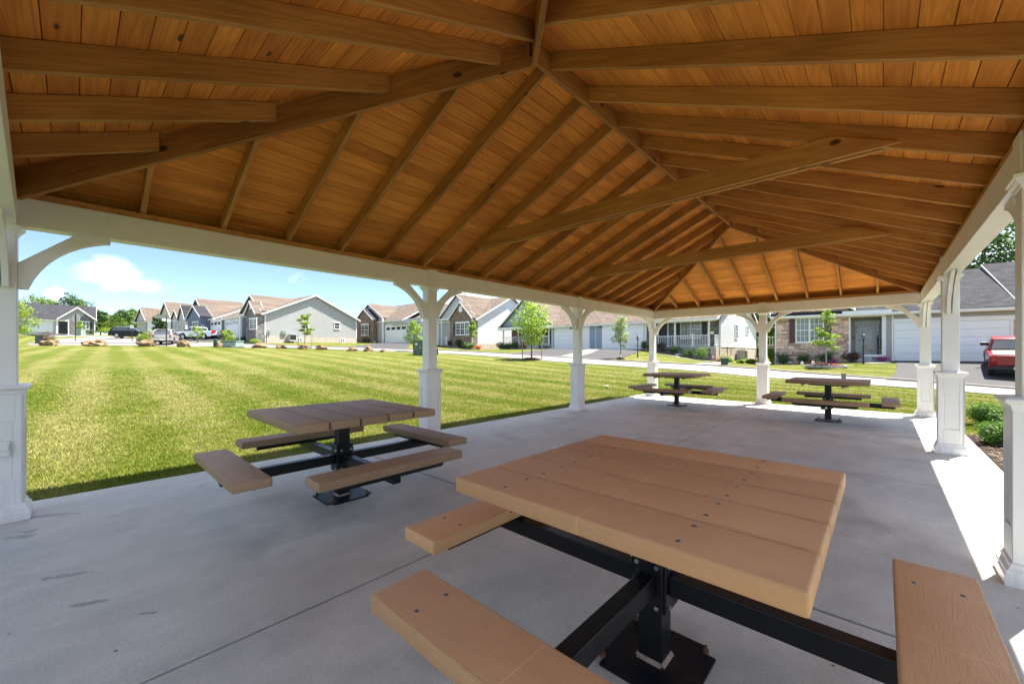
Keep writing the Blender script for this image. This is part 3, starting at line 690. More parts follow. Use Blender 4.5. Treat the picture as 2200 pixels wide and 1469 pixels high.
# tongue and groove roof boards
DK = RB + .14 / math.cos(TH) + .002
PWID = .1385; OV = .235; OVL = .42; prg = random.Random(11)  # left eave, out of view, lengthened to widen its shadow on the lawn
def face_boards(kind):
    if kind in ('L', 'R'):
        sgn = 1 if kind == 'L' else -1; ov = OVL if kind == 'L' else OV; x0 = -ov if kind == 'L' else PW + ov
        org = Vector((x0, 0, DK - ov * SL)); u = Vector((0, 1, 0)); v = Vector((sgn * math.cos(TH), 0, math.sin(TH))); c = math.cos(TH)
        lim = lambda s: (max(-ov + s * c, -OV) * YR / XR, PL - max(-ov + s * c, -OV) * YR / XR); tot = (XR + ov) / c; cuts = [.81 + .6159 * k for k in range(18)]
    else:
        sgn = 1 if kind == 'N' else -1; y0 = -OV if kind == 'N' else PL + OV
        org = Vector((0, y0, DK - OV * SE)); u = Vector((1, 0, 0)); v = Vector((0, sgn * math.cos(TE), math.sin(TE))); c = math.cos(TE)
        lim = lambda s: ((-OV + s * c) * XR / YR, PW - (-OV + s * c) * XR / YR); tot = (YR + OV) / c; cuts = [.81, 1.42, 2.03, 2.66, 3.04, 3.67, 4.28, 4.89]
    n = u.cross(v).normalized()
    if n.z < 0: n = -n
    i = 0
    while i * PWID < tot - .03:
        s0 = i * PWID; s1 = min(s0 + PWID - .0055, tot - .01); a0, b0 = lim(s0); a1, b1 = lim(s1)
        if b1 - a1 < .05: break
        edges = [None]
        pos = a0 + prg.uniform(1.0, 3.6)
        while True:
            cs = [q for q in cuts if q > pos - .3]
            if not cs or cs[0] > b0 - .7: break
            edges.append(cs[0]); pos = cs[0] + prg.choice((2.44, 3.05, 3.66, 4.27))
        edges.append(None)
        for k in range(len(edges) - 1):
            l0 = a0 if edges[k] is None else edges[k] + .0015; l1 = a1 if edges[k] is None else edges[k] + .0015
            r0 = b0 if edges[k + 1] is None else edges[k + 1] - .0015; r1 = b1 if edges[k + 1] is None else edges[k + 1] - .0015
            Mx = Matrix.Identity(4); og = org + u * l0 + v * s0
            for q in range(3): Mx[q][0] = u[q]; Mx[q][1] = v[q]; Mx[q][2] = n[q]; Mx[q][3] = og[q]
            MB().prism([(0, 0), (r0 - l0, 0), (r1 - l0, s1 - s0), (l1 - l0, s1 - s0)], 0, .02, lambda a, b, h: (a, b, h)).obj('roof_board', M['deck'], pav, M=Mx)
        i += 1
for kd in 'LRNF': face_boards(kd)
# covering, fascia and soffit
def hipshell(z0, ov, th):
    zr = z0 + XR * SL
    ze = z0 - ov * SL
    A = [(-ov, -ov * YR / XR, ze), (PW + ov, -ov * YR / XR, ze), (PW + ov, PL + ov * YR / XR, ze), (-ov, PL + ov * YR / XR, ze)]
    vs = []
    for dz in (0, th): vs += [(x, y, z + dz) for x, y, z in A] + [(XR, YR, zr + dz), (XR, PL - YR, zr + dz)]
    fs = []
    for o_ in (0, 6): fs += [(o_ + 0, o_ + 3, o_ + 5, o_ + 4), (o_ + 1, o_ + 2, o_ + 5, o_ + 4), (o_ + 0, o_ + 1, o_ + 4), (o_ + 2, o_ + 3, o_ + 5)]
    fs += [(i, (i + 1) % 4, 6 + (i + 1) % 4, 6 + i) for i in range(4)]
    mb = MB().add(vs, fs); xl = -ov - OVL + OV; zl = z0 + xl * SL
    mb.prism([(xl, zl), (-ov - .0005, ze), (-ov - .0005, ze + th), (xl, zl + th)], -ov * YR / XR, PL + ov * YR / XR, lambda a, b, h: (a, h, b))
    return mb
hipshell(DK + .026, OV + .04, .05).obj('roof_covering', M['sh_brown'], pav)
fz0, fz1 = DK - OV * SL - .045, DK - OV * SL + .06
e0, e1 = -OV - .005, -OV * YR / XR - .005
el = -OVL - .005; dl = (OVL - OV) * SL
for (x0, x1, y0, y1, dz) in ((el - .02, el, e1, PL - e1, -dl), (PW - e0, PW - e0 + .02, e1, PL - e1, 0), (e0 - .02, PW - e0 + .02, e1 - .02, e1, 0), (e0 - .02, PW - e0 + .02, PL - e1, PL - e1 + .02, 0)):
    MB().box(x0, x1, y0, y1, fz0 + dz, fz1 + dz).obj('fascia', M['pvc'], pav)
for (x0, x1, y0, y1) in ((-.079, -.068, -.07, PL + .07), (PW + .068, PW + .079, -.07, PL + .07), (-.067, PW + .067, PL + .068, PL + .079)):
    MB().box(x0, x1, y0, y1, 2.516, DK + .01).obj('frieze_board', M['ridge'], pav)
MB().box(-.06, PW + .06, -.079, -.068, 2.516, DK + .06, KM).obj('frieze_board', M['ridge'], pav)
# ------------------------------------------------------------------ picnic tables
def plastic(name, col, dark):
    t = N(name); c = t.coord(scale=(1, 9, 9)); w_ = t.noise(c, 1.4, 3, .5, .8)
    grain = t.math('SINE', t.math('ADD', t.math('MULTIPLY', w_, 60.0), t.math('MULTIPLY', t.noise(t.coord(scale=(3, 40, 40)), 1.5, 3), 5.0)))
    spk = t.noise(t.coord(scale=(.25, 1, 1)), 190, 3, .7); cloud = t.noise(t.coord(), 3.5, 4)
    g_ = t.math('ADD', t.math('MULTIPLY', grain, .03), t.math('ADD', t.math('MULTIPLY', cloud, .55), t.math('MULTIPLY', spk, .45)))
    sx_ = t.new('ShaderNodeSeparateXYZ'); t.l.new(t.coord(), sx_.inputs[0]); ml_ = t.rampf(t.math('ABSOLUTE', sx_.outputs[0]), .0012, .0026, 1.22, 1)
    scr = t.rampf(t.noise(t.coord(scale=(2, 30, 30)), 2.2, 5, .75), .66, .72, 1, 1.12)
    col_ = t.hsv(t.ramp(g_, [(.30, dark), (.72, col)]), t.math('MULTIPLY', t.math('MULTIPLY', t.rampf(t.rand(), 0, 1, .87, 1.09), ml_), t.math('MULTIPLY', scr, t.rampf(t.math('ADD', t.math('ABSOLUTE', sx_.outputs[1]), t.math('MULTIPLY', cloud, .012)), .109, .122, 1, .8))))
    return t.out(col_, t.rampf(spk, .3, .7, .5, .66), t.bump(t.math('ADD', t.math('MULTIPLY', grain, .3), t.math('MULTIPLY', spk, 2.0)), .28, .002), spec=.2)
M['plast_tan'] = plastic('tan_recycled_plastic', (.74, .42, .21), (.60, .325, .155))
M['plast_brown'] = plastic('brown_recycled_plastic', (.43, .285, .17), (.31, .20, .115))
M['bolt_dk'] = plain('weathered_bolt', (.22, .21, .20), .4, .2, 40, 0, 60, .9)
def slab_mesh(L, w, t_, mat, name):
    return MB().box(-L / 2, L / 2, -w / 2, w / 2, -t_, 0).mesh(name, mat, bevel=.009, seg=3, smooth=False)
def shade_sharp(me):
    for p_ in me.polygons: p_.use_smooth = True
    try: me.set_sharp_from_angle(angle=R(38))
    except Exception: pass
SC = MB(); SC.ball((0, 0, 0), (.0092, .0092, .0028), 10, 5); SCREW = SC.mesh('screw', M['bolt_dk'], True)
def make_table(top, label):
    T = thing('picnic_table', label, 'picnic table', group='pedestal picnic tables under the pavilion')
    bw = .2285; pitch = .2412
    mb = slab_mesh(1.198, bw, .062, M[top], 'tabletop_board'); shade_sharp(mb)
    ms = slab_mesh(1.195, .232, .062, M[top], 'seat_board'); shade_sharp(ms)
    for k in range(5):
        b = link('tabletop_board', mb, T); b.location = (0, (k - 2) * pitch, .777)
        for sx in (-.36, .30):
            for sy in (-.065, .065): s = link('screw', SCREW, b); s.location = (sx, sy, .0)
    for k in range(4):
        a = k * math.pi / 2; d = .862
        b = link('seat_board', ms, T); b['side'] = k; b.location = (d * math.cos(a), d * math.sin(a), .458); b.rotation_euler = (0, 0, a + math.pi / 2)
        for sx in (-.40, .40):
            for sy in (-.06, .06): s = link('screw', SCREW, b); s.location = (sx, sy, .0)
        ar = MB().box(.075, d + .06, -.033, .033, .305, .385).mesh('seat_arm', M['steel'], bevel=.004, seg=2)
        o = link('seat_arm', ar, T); o['side'] = k; o.rotation_euler = (0, 0, a)
        # channel lip, end plate with bolts, angle rail under the seat
        pl = MB().box(.0585, .074, -.062, .062, .235, .475).obj('mounting_plate', M['steel'], o, bevel=.003, seg=1)
        bt = MB()
        for by in (-.042, .042):
            for bz_ in (.262, .425): bt.cyl((.0735, by, bz_), (.084, by, bz_), .0095, n=6)
        bt.obj('bolt', M['bolt'], o)
        MB().box(d - .05, d - .044, -.46, .46, .352, .388).box(d - .05, d + .05, -.46, .46, .3885, .3955).prism([(-.46, .388), (-.43, .35), (.43, .35), (.46, .388)], d + .044, d + .05, lambda a_, b_, h: (h, a_, b_)).obj('seat_rail', M['steel'], o)
    MB().box(-.051, .051, -.051, .051, .012, .706).obj('pedestal_post', M['steel'], T, bevel=.006, seg=2)
    bp = MB().box(-.20, .20, -.20, .20, .0, .012).obj('base_plate', M['plate'], T)
    bm = bmesh.new(); bm.from_mesh(bp.data)
    bmesh.ops.bevel(bm, geom=[e for e in bm.edges if abs(e.verts[0].co.z - e.verts[1].co.z) > .005], offset=.05, segments=5, affect='EDGES'); bm.to_mesh(bp.data); bm.free()
    for sx in (-1, 1):
        for sy in (-1, 1):
            b = MB().cyl((0, 0, .0121), (0, 0, .026), .013, n=6).cyl((0, 0, .026), (0, 0, .042), .007, n=8).mat(M['rust']).obj('anchor_bolt', M['rust'], bp); b.location = (sx * .158, sy * .158, 0)
    wl_ = MB()
    for a in range(4): wl_.prism([(.0515, .0122), (.064, .0122), (.0515, .026)], -.051, .051, (lambda Rz: lambda p_, q_, h: tuple(Rz @ Vector((p_, h, q_))))(Matrix.Rotation(a * math.pi / 2, 3, 'Z')))
    wl_.obj('weld_bead', M['weld'], T)
    sup = MB()
    for x in (-.33, .33): sup.box(x - .028, x + .028, -.52, .52, .706, .7145).box(x - .028, x - .022, -.52, .52, .672, .706)
    sup.box(-.30, .30, -.03, .03, .660, .7055)
    sup.obj('top_support', M['steel'], T)
    return T
t = N('base_plate_steel'); c = t.coord(); n1 = t.noise(c, 9, 5, .65); n2 = t.noise(c, 55, 3)
edge = t.new('ShaderNodeVectorMath', operation='LENGTH'); t.l.new(t.coord(scale=(1, 1, 0)), edge.inputs[0])
rk = t.math('ADD', t.rampf(n1, .62, .80, 0, .6), t.math('MULTIPLY', t.rampf(edge.outputs['Value'], .11, .07, 0, .6), n2), True)
M['plate'] = t.out(t.mix(t.math('MULTIPLY', rk, .8), (.009, .010, .013), (.10, .045, .02)), t.rampf(rk, 0, 1, .38, .85), t.bump(n2, .2, .004), spec=.1)
M['weld'] = plain('rusty_weld', (.26, .19, .14), .8, .4, 40, .5, 120)
PROTO = make_table('plast_tan', 'nearest picnic table with a clean tan plank top, closest to the right front')
T1 = PROTO; T1.location = (4.335, 2.05, 0)
T2 = copy_tree(T1); T2.location = (1.43, 2.03, 0); T2['label'] = 'weathered brown picnic table beside the lawn at left, between the first two lawn-side posts'
T3 = copy_tree(T1); T3.location = (1.36, 10.35, 0); T3['label'] = 'far brown picnic table in front of the far lawn-side corner post'
T4 = copy_tree(T1); T4.location = (4.30, 10.06, 0); T4['label'] = 'far brown picnic table at right, in front of the stone house and its front door'
def drop_side(T, k):        # the nearest table has an open side without a seat
    for ch in list(T.children):
        if ch.get('side') == k:
            for g_ in list(ch.children): bpy.data.objects.remove(g_)
            bpy.data.objects.remove(ch)
drop_side(T1, 1)
for o_ in bpy.data.objects:
    if 'side' in o_: del o_['side']
def recolour(T, mat):
    cache = {}
    for ch in T.children:
        if ch.name.split('.')[0] in ('tabletop_board', 'seat_board'):
            if ch.data.name not in cache:
                me = ch.data.copy(); me.materials[0] = mat; cache[ch.data.name] = me
            ch.data = cache[ch.data.name]
for T in (T2, T3, T4): recolour(T, M['plast_brown'])
# ------------------------------------------------------------------ houses
class House:
    """local frame: x along the front (to the right as seen), y back, z up; origin at the front corner seen at (u0, v0), Z0 metres away"""
    def __init__(s, name, label, u0, v0, Z0, d):
        dl = math.hypot(*d); s.dx, s.dz = d[0] / dl, d[1] / dl; s.bx, s.bz = -s.dz, s.dx
        s.X0 = (u0 - 1100) / F * Z0; s.Z0 = Z0; s.zb = CH + (V0 - v0) / F * Z0
        x, y = cam2world(s.X0, Z0)
        s.root = thing(name, label, 'house', (x, y, s.zb), math.atan2(s.dz, s.dx) + YAW, 'houses along the street')
    def depth(s, x, y): return s.Z0 + x * s.dz + y * s.bz
    def x(s, u, y=0.0):
        k = (u - 1100) / F; X = s.X0 + y * s.bx; Z = s.Z0 + y * s.bz
        return (k * Z - X) / (s.dx - k * s.dz)
    def y(s, u, x):
        k = (u - 1100) / F; X = s.X0 + x * s.dx; Z = s.Z0 + x * s.dz
        return (k * Z - X) / (s.bx - k * s.bz)
    def z(s, x, v, y=0.0): return CH + (V0 - v) / F * s.depth(x, y) - s.zb
    def local(s, p):
        return s.root.matrix_basis @ Vector(p)
    def box(s, name, mat, x0, x1, y0, y1, z0, z1, parent=None, bevel=0):
        return MB().box(min(x0, x1), max(x0, x1), min(y0, y1), max(y0, y1), z0, z1).obj(name, mat, parent or s.root, bevel=bevel, seg=1)
    def gable_wall(s, mat, x0, x1, y0, y1, z0, ze, zr, axis, name='wall'):
        if axis == 'x':
            pl = [(y0, z0), (y1, z0), (y1, ze), ((y0 + y1) / 2, zr), (y0, ze)]
            return MB().prism(pl, x0, x1, lambda a, b, h: (h, a, b)).obj(name, mat, s.root)
        pl = [(x0, z0), (x1, z0), (x1, ze), ((x0 + x1) / 2, zr), (x0, ze)]
        return MB().prism(pl, y0, y1, lambda a, b, h: (a, h, b)).obj(name, mat, s.root)
    def roof(s, mat, x0, x1, y0, y1, ze, zr, axis='x', oh=.35, end=.3, end2=None, th=.16, trim=None, gutters=True):
        """gable roof over the plan rectangle; ridge along axis"""
        end2 = end if end2 is None else end2
        trim = trim or M['trim']
        if axis == 'x': a0, a1, h0, h1, fn = y0, y1, x0 - end, x1 + end2, (lambda a, b, h: (h, a, b))
        else: a0, a1, h0, h1, fn = x0, x1, y0 - end, y1 + end2, (lambda a, b, h: (a, h, b))
        ac = (a0 + a1) / 2; sl = (zr - ze) / (ac - a0); lo = ze - oh * sl
        mb = MB(); pl = [(a0 - oh, lo + .03), (ac, zr + .03), (a1 + oh, lo + .03), (a1 + oh, lo + th), (ac, zr + th), (a0 - oh, lo + th)]
        mb.prism(pl, h0, h1, fn); r = mb.obj('roof', mat, s.root)
        for hh, dd in ((h0, -.035), (h1, .035)):
            e = MB()
            e.prism([(a0 - oh, lo - .05), (ac, zr - .05), (ac, zr + th - .02), (a0 - oh, lo + th - .02)], hh, hh + dd, fn)
            e.prism([(a1 + oh, lo - .05), (ac, zr - .05), (ac, zr + th - .02), (a1 + oh, lo + th - .02)], hh, hh + dd, fn)
            e.obj('rake_board', trim, r)
        for aa, sg in ((a0 - oh, -1), (a1 + oh, 1)):
            g = MB(); g.prism([(aa, lo - .06), (aa, lo + th - .04), (aa + sg * .10, lo + th - .04), (aa + sg * .09, lo - .0), (aa + sg * .04, lo - .06)], h0, h1, fn)
            if gutters: g.obj('gutter', trim, r)
        # soffit under the overhang
        sf = MB(); sf.prism([(a0 - oh, lo - .04), (a0 - .001, lo - .04), (a0 - .001, lo - .01), (a0 - oh, lo - .01)], h0 + .04, h1 - .04, fn)
        sf.obj('soffit', trim, r)
        return r
    def window(s, a0, a1, z0, z1, at, side='front', mull=1, cols=2, rows=4, glass='glass', head=True, fw=.075):
        """frame in the plane y=at (front) or x=at (right side); a is x or y"""
        if a0 > a1: a0, a1 = a1, a0
        if side == 'front': fn = lambda a, b, h: (a, at - h, b)
        else: fn = lambda a, b, h: (at + h, a, b)
        def rect(mb, p0, p1, q0, q1, h0, h1): mb.prism([(p0, q0), (p1, q0), (p1, q1), (p0, q1)], h0, h1, fn)
        fr = MB()
        rect(fr, a0, a1, z0, z0 + fw, -.02, .05); rect(fr, a0, a1, z1 - fw, z1, -.02, .05)
        rect(fr, a0, a0 + fw, z0 + fw, z1 - fw, -.02, .05); rect(fr, a1 - fw, a1, z0 + fw, z1 - fw, -.02, .05)
        if head: rect(fr, a0 - .06, a1 + .06, z1 + .002, z1 + .11, -.02, .075)
        if head: rect(fr, a0 - .03, a1 + .03, z0 - .05, z0 - .002, -.02, .07)
        w = (a1 - a0 - 2 * fw) / mull; panes = []
        for i in range(mull):
            l = a0 + fw + i * w; r = l + w
            if i: rect(fr, l - .05, l + .05, z0 + fw, z1 - fw, -.02, .045); l += .05
            if i < mull - 1: r -= .05
            zm = (z0 + z1) / 2
            rect(fr, l, r, zm - .025, zm + .025, -.02, .04)
            for (q0, q1) in ((z0 + fw, zm - .025), (zm + .025, z1 - fw)):
                panes.append((l, r, q0, q1))
                for c in range(1, cols): x_ = l + (r - l) * c / cols; rect(fr, x_ - .011, x_ + .011, q0, q1, .012, .03)
                for c in range(1, rows // 2): z_ = q0 + (q1 - q0) * c / (rows // 2); rect(fr, l, r, z_ - .011, z_ + .011, .012, .0295)
        o = fr.obj('window', M['trim'], s.root)
        for p in panes:
            g_ = MB(); rect(g_, *p, -.015, .01); g_.obj('pane', M[glass], o)
        return o
    def shutters(s, a0, a1, z0, z1, at, mat, w=.32):
        for p0, p1 in ((a0 - .10 - w, a0 - .10), (a1 + .10, a1 + .10 + w)):
            o = s.box('shutter', M[mat], p0, p1, at - .045, at - .002, z0, z1)
            b = MB()
            for q0, q1 in ((.06, .47), (.53, .94)): b.box(p0 + .05, p1 - .05, at - .058, at - .0455, z0 + (z1 - z0) * q0, z0 + (z1 - z0) * q1)
            b.obj('shutter_panel', M[mat], o)
    def garage(s, x0, x1, z0, z1, at=0.0, rows=4, lites=0, mat='door_white', cols=8):
        if x0 > x1: x0, x1 = x1, x0
        fr = MB(); fr.box(x0 - .11, x0, at - .06, at + .02, z0, z1 + .001).box(x1, x1 + .11, at - .06, at + .02, z0, z1 + .001).box(x0 - .16, x1 + .16, at - .075, at + .02, z1 + .002, z1 + .20).box(x0 - .20, x1 + .20, at - .10, at + .02, z1 + .2005, z1 + .245)
        o = fr.obj('garage_door', M['trim'], s.root)
        h = (z1 - z0) / rows
        for r_ in range(rows):
            p = MB().box(x0 + .004, x1 - .004, at - .028, at + .015, z0 + r_ * h + .006, z0 + (r_ + 1) * h - .006)
            cw = (x1 - x0) / cols
            for c in range(cols):
                if not (lites and r_ == rows - 1):
                    p.box(x0 + (c + .12) * cw, x0 + (c + .88) * cw, at - .0335, at - .0285, z0 + (r_ + .22) * h, z0 + (r_ + .78) * h)
            d = p.obj('door_panel', M[mat], o)
            if lites and r_ == rows - 1:
                lw = (x1 - x0) / lites
                for c in range(lites):
                    q0, q1 = x0 + (c + .14) * lw, x0 + (c + .86) * lw; zz0, zz1 = z0 + (r_ + .2) * h, z0 + (r_ + .82) * h
                    MB().box(q0, q1, at - .036, at - .029, zz0, zz1).obj('door_lite', M['glass'], d)
        return o
    def railing(s, p0, p1, z0, z1, n, name='railing'):
        """p0,p1: (x,y)"""
        a = Vector((*p0, 0)); b = Vector((*p1, 0)); mb = MB(); L = (b - a).length; d = (b - a).normalized()
        Mx = Matrix.Translation(a) @ Matrix.Rotation(math.atan2(d.y, d.x), 4, 'Z')
        mb.box(0, L, -.035, .035, z1 - .06, z1, Mx).box(0, L, -.025, .025, z0 + .06, z0 + .11, Mx)
        o = mb.obj(name, M['trim'], s.root)
        for i in range(n):
            t_ = L * (i + .5) / n; MB().box(t_ - .016, t_ + .016, -.016, .016, z0 + .111, z1 - .061, Mx).obj('baluster', M['trim'], o)
        return o
    def post(s, x, y, z0, z1, w=.06, name='porch_post', cap=.02):
        mb = MB().box(x - w, x + w, y - w, y + w, z0, z1)
        if cap: mb.box(x - w - cap, x + w + cap, y - w - cap, y + w + cap, z0 + 1.02, z0 + 1.09).box(x - w - cap, x + w + cap, y - w - cap, y + w + cap, z1 - .12, z1 - .001)
        return mb.obj(name, M['trim'], s.root)
    def downspout(s, x, y, z0, z1):
        MB().box(x - .04, x + .04, y - .07, y, z0, z1).box(x - .045, x + .045, y - .16, y + .01, z0 - .04, z0 + .06).obj('downspout', M['trim'], s.root)
def text_obj(body, size, mat, parent, loc, rot, name='lettering', depth=.004, align='CENTER'):
    cu = bpy.data.curves.new(name, 'FONT'); cu.body = body; cu.size = size; cu.extrude = depth; cu.align_x = align; cu.align_y = 'CENTER'
    tmp = bpy.data.objects.new(name, cu); COL.objects.link(tmp)
    dg = bpy.context.evaluated_depsgraph_get(); me = bpy.data.meshes.new_from_object(tmp.evaluated_get(dg))
    bpy.data.objects.remove(tmp); bpy.data.curves.remove(cu)
    me.name = name; me.materials.clear(); me.materials.append(mat)
    o = link(name, me, parent); o.location = loc; o.rotation_euler = rot; return o
M['flash'] = plain('roof_flashing', (.30, .30, .30), .6, .1)
# ---- right hand house: ledge stone bay, porch, double garage, dark roof
E_ = House('stone_house', 'house with brown ledge stone wall, grey door and wide garage under charcoal roof', 1668, 784, 28.3, (.835, -.55))
h = E_; ze = 3.47; gz0 = h.z(h.x(1926), 775.5); xg0, xg1 = h.x(1926), h.x(2171); xs1 = h.x(1824); xp1 = h.x(1899); xend = h.x(2330)
DP = 10.0; zr = ze + 2.75
# solid backing of the stone bay, then single stones
h.gable_wall(M['mortar'], 0, xs1, .06, DP - .5, -.8, ze + .35, ze + 2.2, 'y', 'wall')
h.box('corner_trim', M['trim'], -.09, .0, .0, .10, -.5, ze + .3)
srg = random.Random(21); stones = []; zc = -.35
while zc < ze + 1.2:
    hh = srg.choice((.10, .12, .14, .16, .19)); xc = .01 + srg.uniform(-.2, 0)
    while xc < xs1 - .02:
        w = srg.uniform(.22, .62); x0, x1 = max(xc, .005), min(xc + w, xs1 - .005)
        if x1 - x0 > .05: stones.append((x0 + .006, x1 - .006, zc + .006, zc + hh - .006, srg.uniform(.015, .07)))
        xc += w
    zc += hh
wx0, wx1 = h.x(1709), h.x(1770); wz0, wz1 = h.z(wx0, 736), h.z(wx0, 683.5)
def big(sn): return (sn[1] - sn[0]) * (sn[3] - sn[2])
vis = [q for q in stones if not (q[0] > wx0 and q[1] < wx1 and q[2] > wz0 and q[3] < wz1)]
vis.sort(key=lambda q: -big(q) + (5 if q[2] > 3.6 or q[2] < 0 else 0))
stone_wall = empty('stone_veneer', parent=h.root)
rest = MB()
for k_, (x0, x1, z0, z1, d) in enumerate(vis):
    b = MB() if k_ < 290 else rest
    j = lambda: srg.uniform(-.012, .012)
    b.prism([(x0 + j() * .4, z0), (x1 + j() * .4, z0 + j() * .4), (x1, z1), (x0, z1 + j() * .4)], .07, -d + .02, lambda a, c, hh_: (a, hh_, c))
    if k_ < 290: b.obj('stone', M['stone1'], stone_wall)
tag(rest.obj('stone', M['stone1'], stone_wall), kind='stuff')
h.window(wx0, wx1, wz0, wz1, -.03, mull=2, cols=3, rows=4, glass='blind', fw=.07)
h.shutters(wx0 + .05, wx1 - .05, wz0, wz1, -.05, 'shutter_red', .30)
# recessed porch
PB = 1.25; pz = .75
h.box('wall', M['sid_tan'], xs1, xp1 + .2, PB, DP, -.6, ze); h.box('porch_floor', M['path'], xs1, xp1, .0, PB, -.5, pz - .10)
h.box('porch_edge', M['trim'], xs1 - .02, xp1 + .02, -.05, .06, pz - .14, pz)
h.box('wall', M['sid_tan'], xs1 - .001, xs1 + .03, .07, PB, pz, ze)
h.box('stoop_riser', M['brick_brown'], xs1 + .02, xp1 - .02, -.02, -.001, -.5, pz - .15)
h.box('step', M['stoneslab'], h.x(1841, -.5), h.x(1879, -.5), -.55, -.06, -.4, .42)
h.box('step', M['stoneslab'], h.x(1841, -.5) + .1, h.x(1879, -.5) - .1, -.30, -.058, .421, .58)
h.post(xs1 + .03, .04, pz - .1, ze, .05, 'porch_post', 0); h.post(xp1 - .02, .04, pz - .1, ze, .07, 'porch_post', 0)
h.box('porch_beam', M['trim'], xs1 - .3, xp1 + .02, -.02, .12, ze - .32, ze - .05)
# front door in its surround
dx0, dx1 = h.x(1837, PB), h.x(1888, PB); dz0 = pz - .1; dz1 = dz0 + 2.32
door = h.box('front_door', M['trim'], dx0 + .16, dx1 - .16, PB - .05, PB, dz0, dz1 - .32)
M['door_grey'] = plain('pale_grey_door', (.46, .49, .51), .45, .04)
door.data.materials[0] = M['door_grey']
fr = MB().box(dx0, dx0 + .155, PB - .09, PB, dz0, dz1 - .3).box(dx1 - .155, dx1, PB - .09, PB, dz0, dz1 - .3).box(dx0 - .04, dx1 + .04, PB - .10, PB, dz1 - .299, dz1 - .08).box(dx0 - .10, dx1 + .10, PB - .14, PB, dz1 - .079, dz1).box((dx0 + dx1) / 2 - .07, (dx0 + dx1) / 2 + .07, PB - .15, PB, dz1 - .32, dz1 + .03)
fr.obj('door_surround', M['door_grey'], h.root)
gx0, gx1 = dx0 + .32, dx1 - .32
MB().box(gx0, gx1, PB - .062, PB - .051, dz0 + .30, dz0 + 1.02).obj('door_glass', M['glass_lt'], door)
MB().box(gx0, gx1, PB - .062, PB - .051, dz0 + 1.09, dz0 + 1.86).obj('door_glass', M['glass_lt'], door)
MB().box(gx0 - .1, gx0 - .07, PB - .10, PB - .051, dz0 + .98, dz0 + 1.10).obj('handle', M['black'], door)
for k_, ch in enumerate('818'): text_obj(ch, .16, M['black'], h.root, (dx0 + .075, PB - .093, dz0 + 1.88 - k_ * .15), (R(90), 0, 0), 'house_number')
MB().box(dx0 - .14, dx0 - .07, PB - .03, PB, dz0 + 1.15, dz0 + 1.28).obj('doorbell', M['black'], h.root)
# garage block
h.box('wall', M['sid_tan'], xp1, xend, .08, DP, -.5, ze + .001)
h.box('corner_trim', M['trim'], xp1 - .0, xp1 + .10, .0, .09, pz - .3, ze)
h.downspout(h.x(1918), .08, gz0 + .05, ze - .1)
gh = h.z(xg0, 694) ; h.garage(xg0, xg1, gz0 + .02, gz0 + 2.36, .06, 5, cols=8)
h.box('garage_apron', M['asphalt'], xg0 - .3, xend, -.05, .075, -.3, gz0 + .015)
h.roof(M['sh_dark'], -.0, h.x(2190), .0, DP, ze, zr, 'x', .40, .35, .0)
h.roof(M['sh_dark'], h.x(2190) + .04, xend, -.05, DP + .05, ze + .02, zr + .30, 'x', .42, .02, .3, th=.12, trim=M['flash'])
h.roof(M['sh_dark'], .0, xs1, .0, DP / 2, ze + .3, ze + .3 + xs1 / 2 * .55, 'y', .3, .25, 0, gutters=False)
# porch roof return over the door
MB().box(xs1 - .38, h.x(1912), -.45, -.02, ze - .14, ze + .06).obj('porch_fascia', M['trim'], h.root)
WS = thing('welcome_sign', 'tall black board reading WELCOME leaning beside the grey front door', 'sign', tuple(h.local((h.x(1891.0, .55), .55, pz - .1))), h.root.rotation_euler.z)
pan = MB().box(-.14, .14, -.015, .015, 0, 1.32).obj('board', M['black'], WS, bevel=.004, seg=1); pan.rotation_euler = (R(-6), 0, 0)
M['pale_paint'] = plain('cream_paint', (.72, .70, .64), .6, .05); M['gold'] = plain('gold_paint', (.55, .33, .05), .6, .1)
for k_, ch in enumerate('WELCOME'):
    text_obj(ch, .19, M['gold'] if ch == 'O' else M['pale_paint'], pan, (0, -.019, 1.20 - k_ * .172), (R(90), 0, 0))
# ---- generic two-unit street house pieces
def unit_gable(h, mat, u0, ua, u1, vE, vA, y0, depth, zbot, roofmat, trim_end=.28):
    """front facing cross gable seen between columns u0..u1, apex column ua"""
    x0, x1 = h.x(u0, y0), min(h.x(u1, y0), -.02); xc = (x0 + x1) / 2
    zE = h.z(x0, vE, y0); zA = h.z(xc, vA, y0)
    h.gable_wall(M[mat], x0 + .35, x1 - .35, y0 + .3, y0 + depth - .2, zbot, zE + .35 * (zA - zE) / (xc - x0), zA, 'y')
    h.roof(M[roofmat], x0 + .35, x1 - .35, y0 + .3, y0 + depth, zE + .35 * (zA - zE) / (xc - x0), zA, 'y', .35, .30, 0, gutters=False)
    return x0 + .35, x1 - .35, zE, zA
def nested(h, mat, roofmat, u0, ua, u1, vE, vA, y0, yb, zbot):
    x0, x1 = h.x(u0, y0), min(h.x(u1, y0), .0); xc = (x0 + x1) / 2; zE = h.z(x0, vE, y0); zA = h.z(xc, vA, y0)
    h.gable_wall(M[mat], x0, x1, y0, yb, zbot, zE, zA, 'y'); h.roof(M[roofmat], x0, x1, y0, yb - .05, zE, zA, 'y', .25, .2, .0, gutters=False)
    return x0, x1, zE, zA
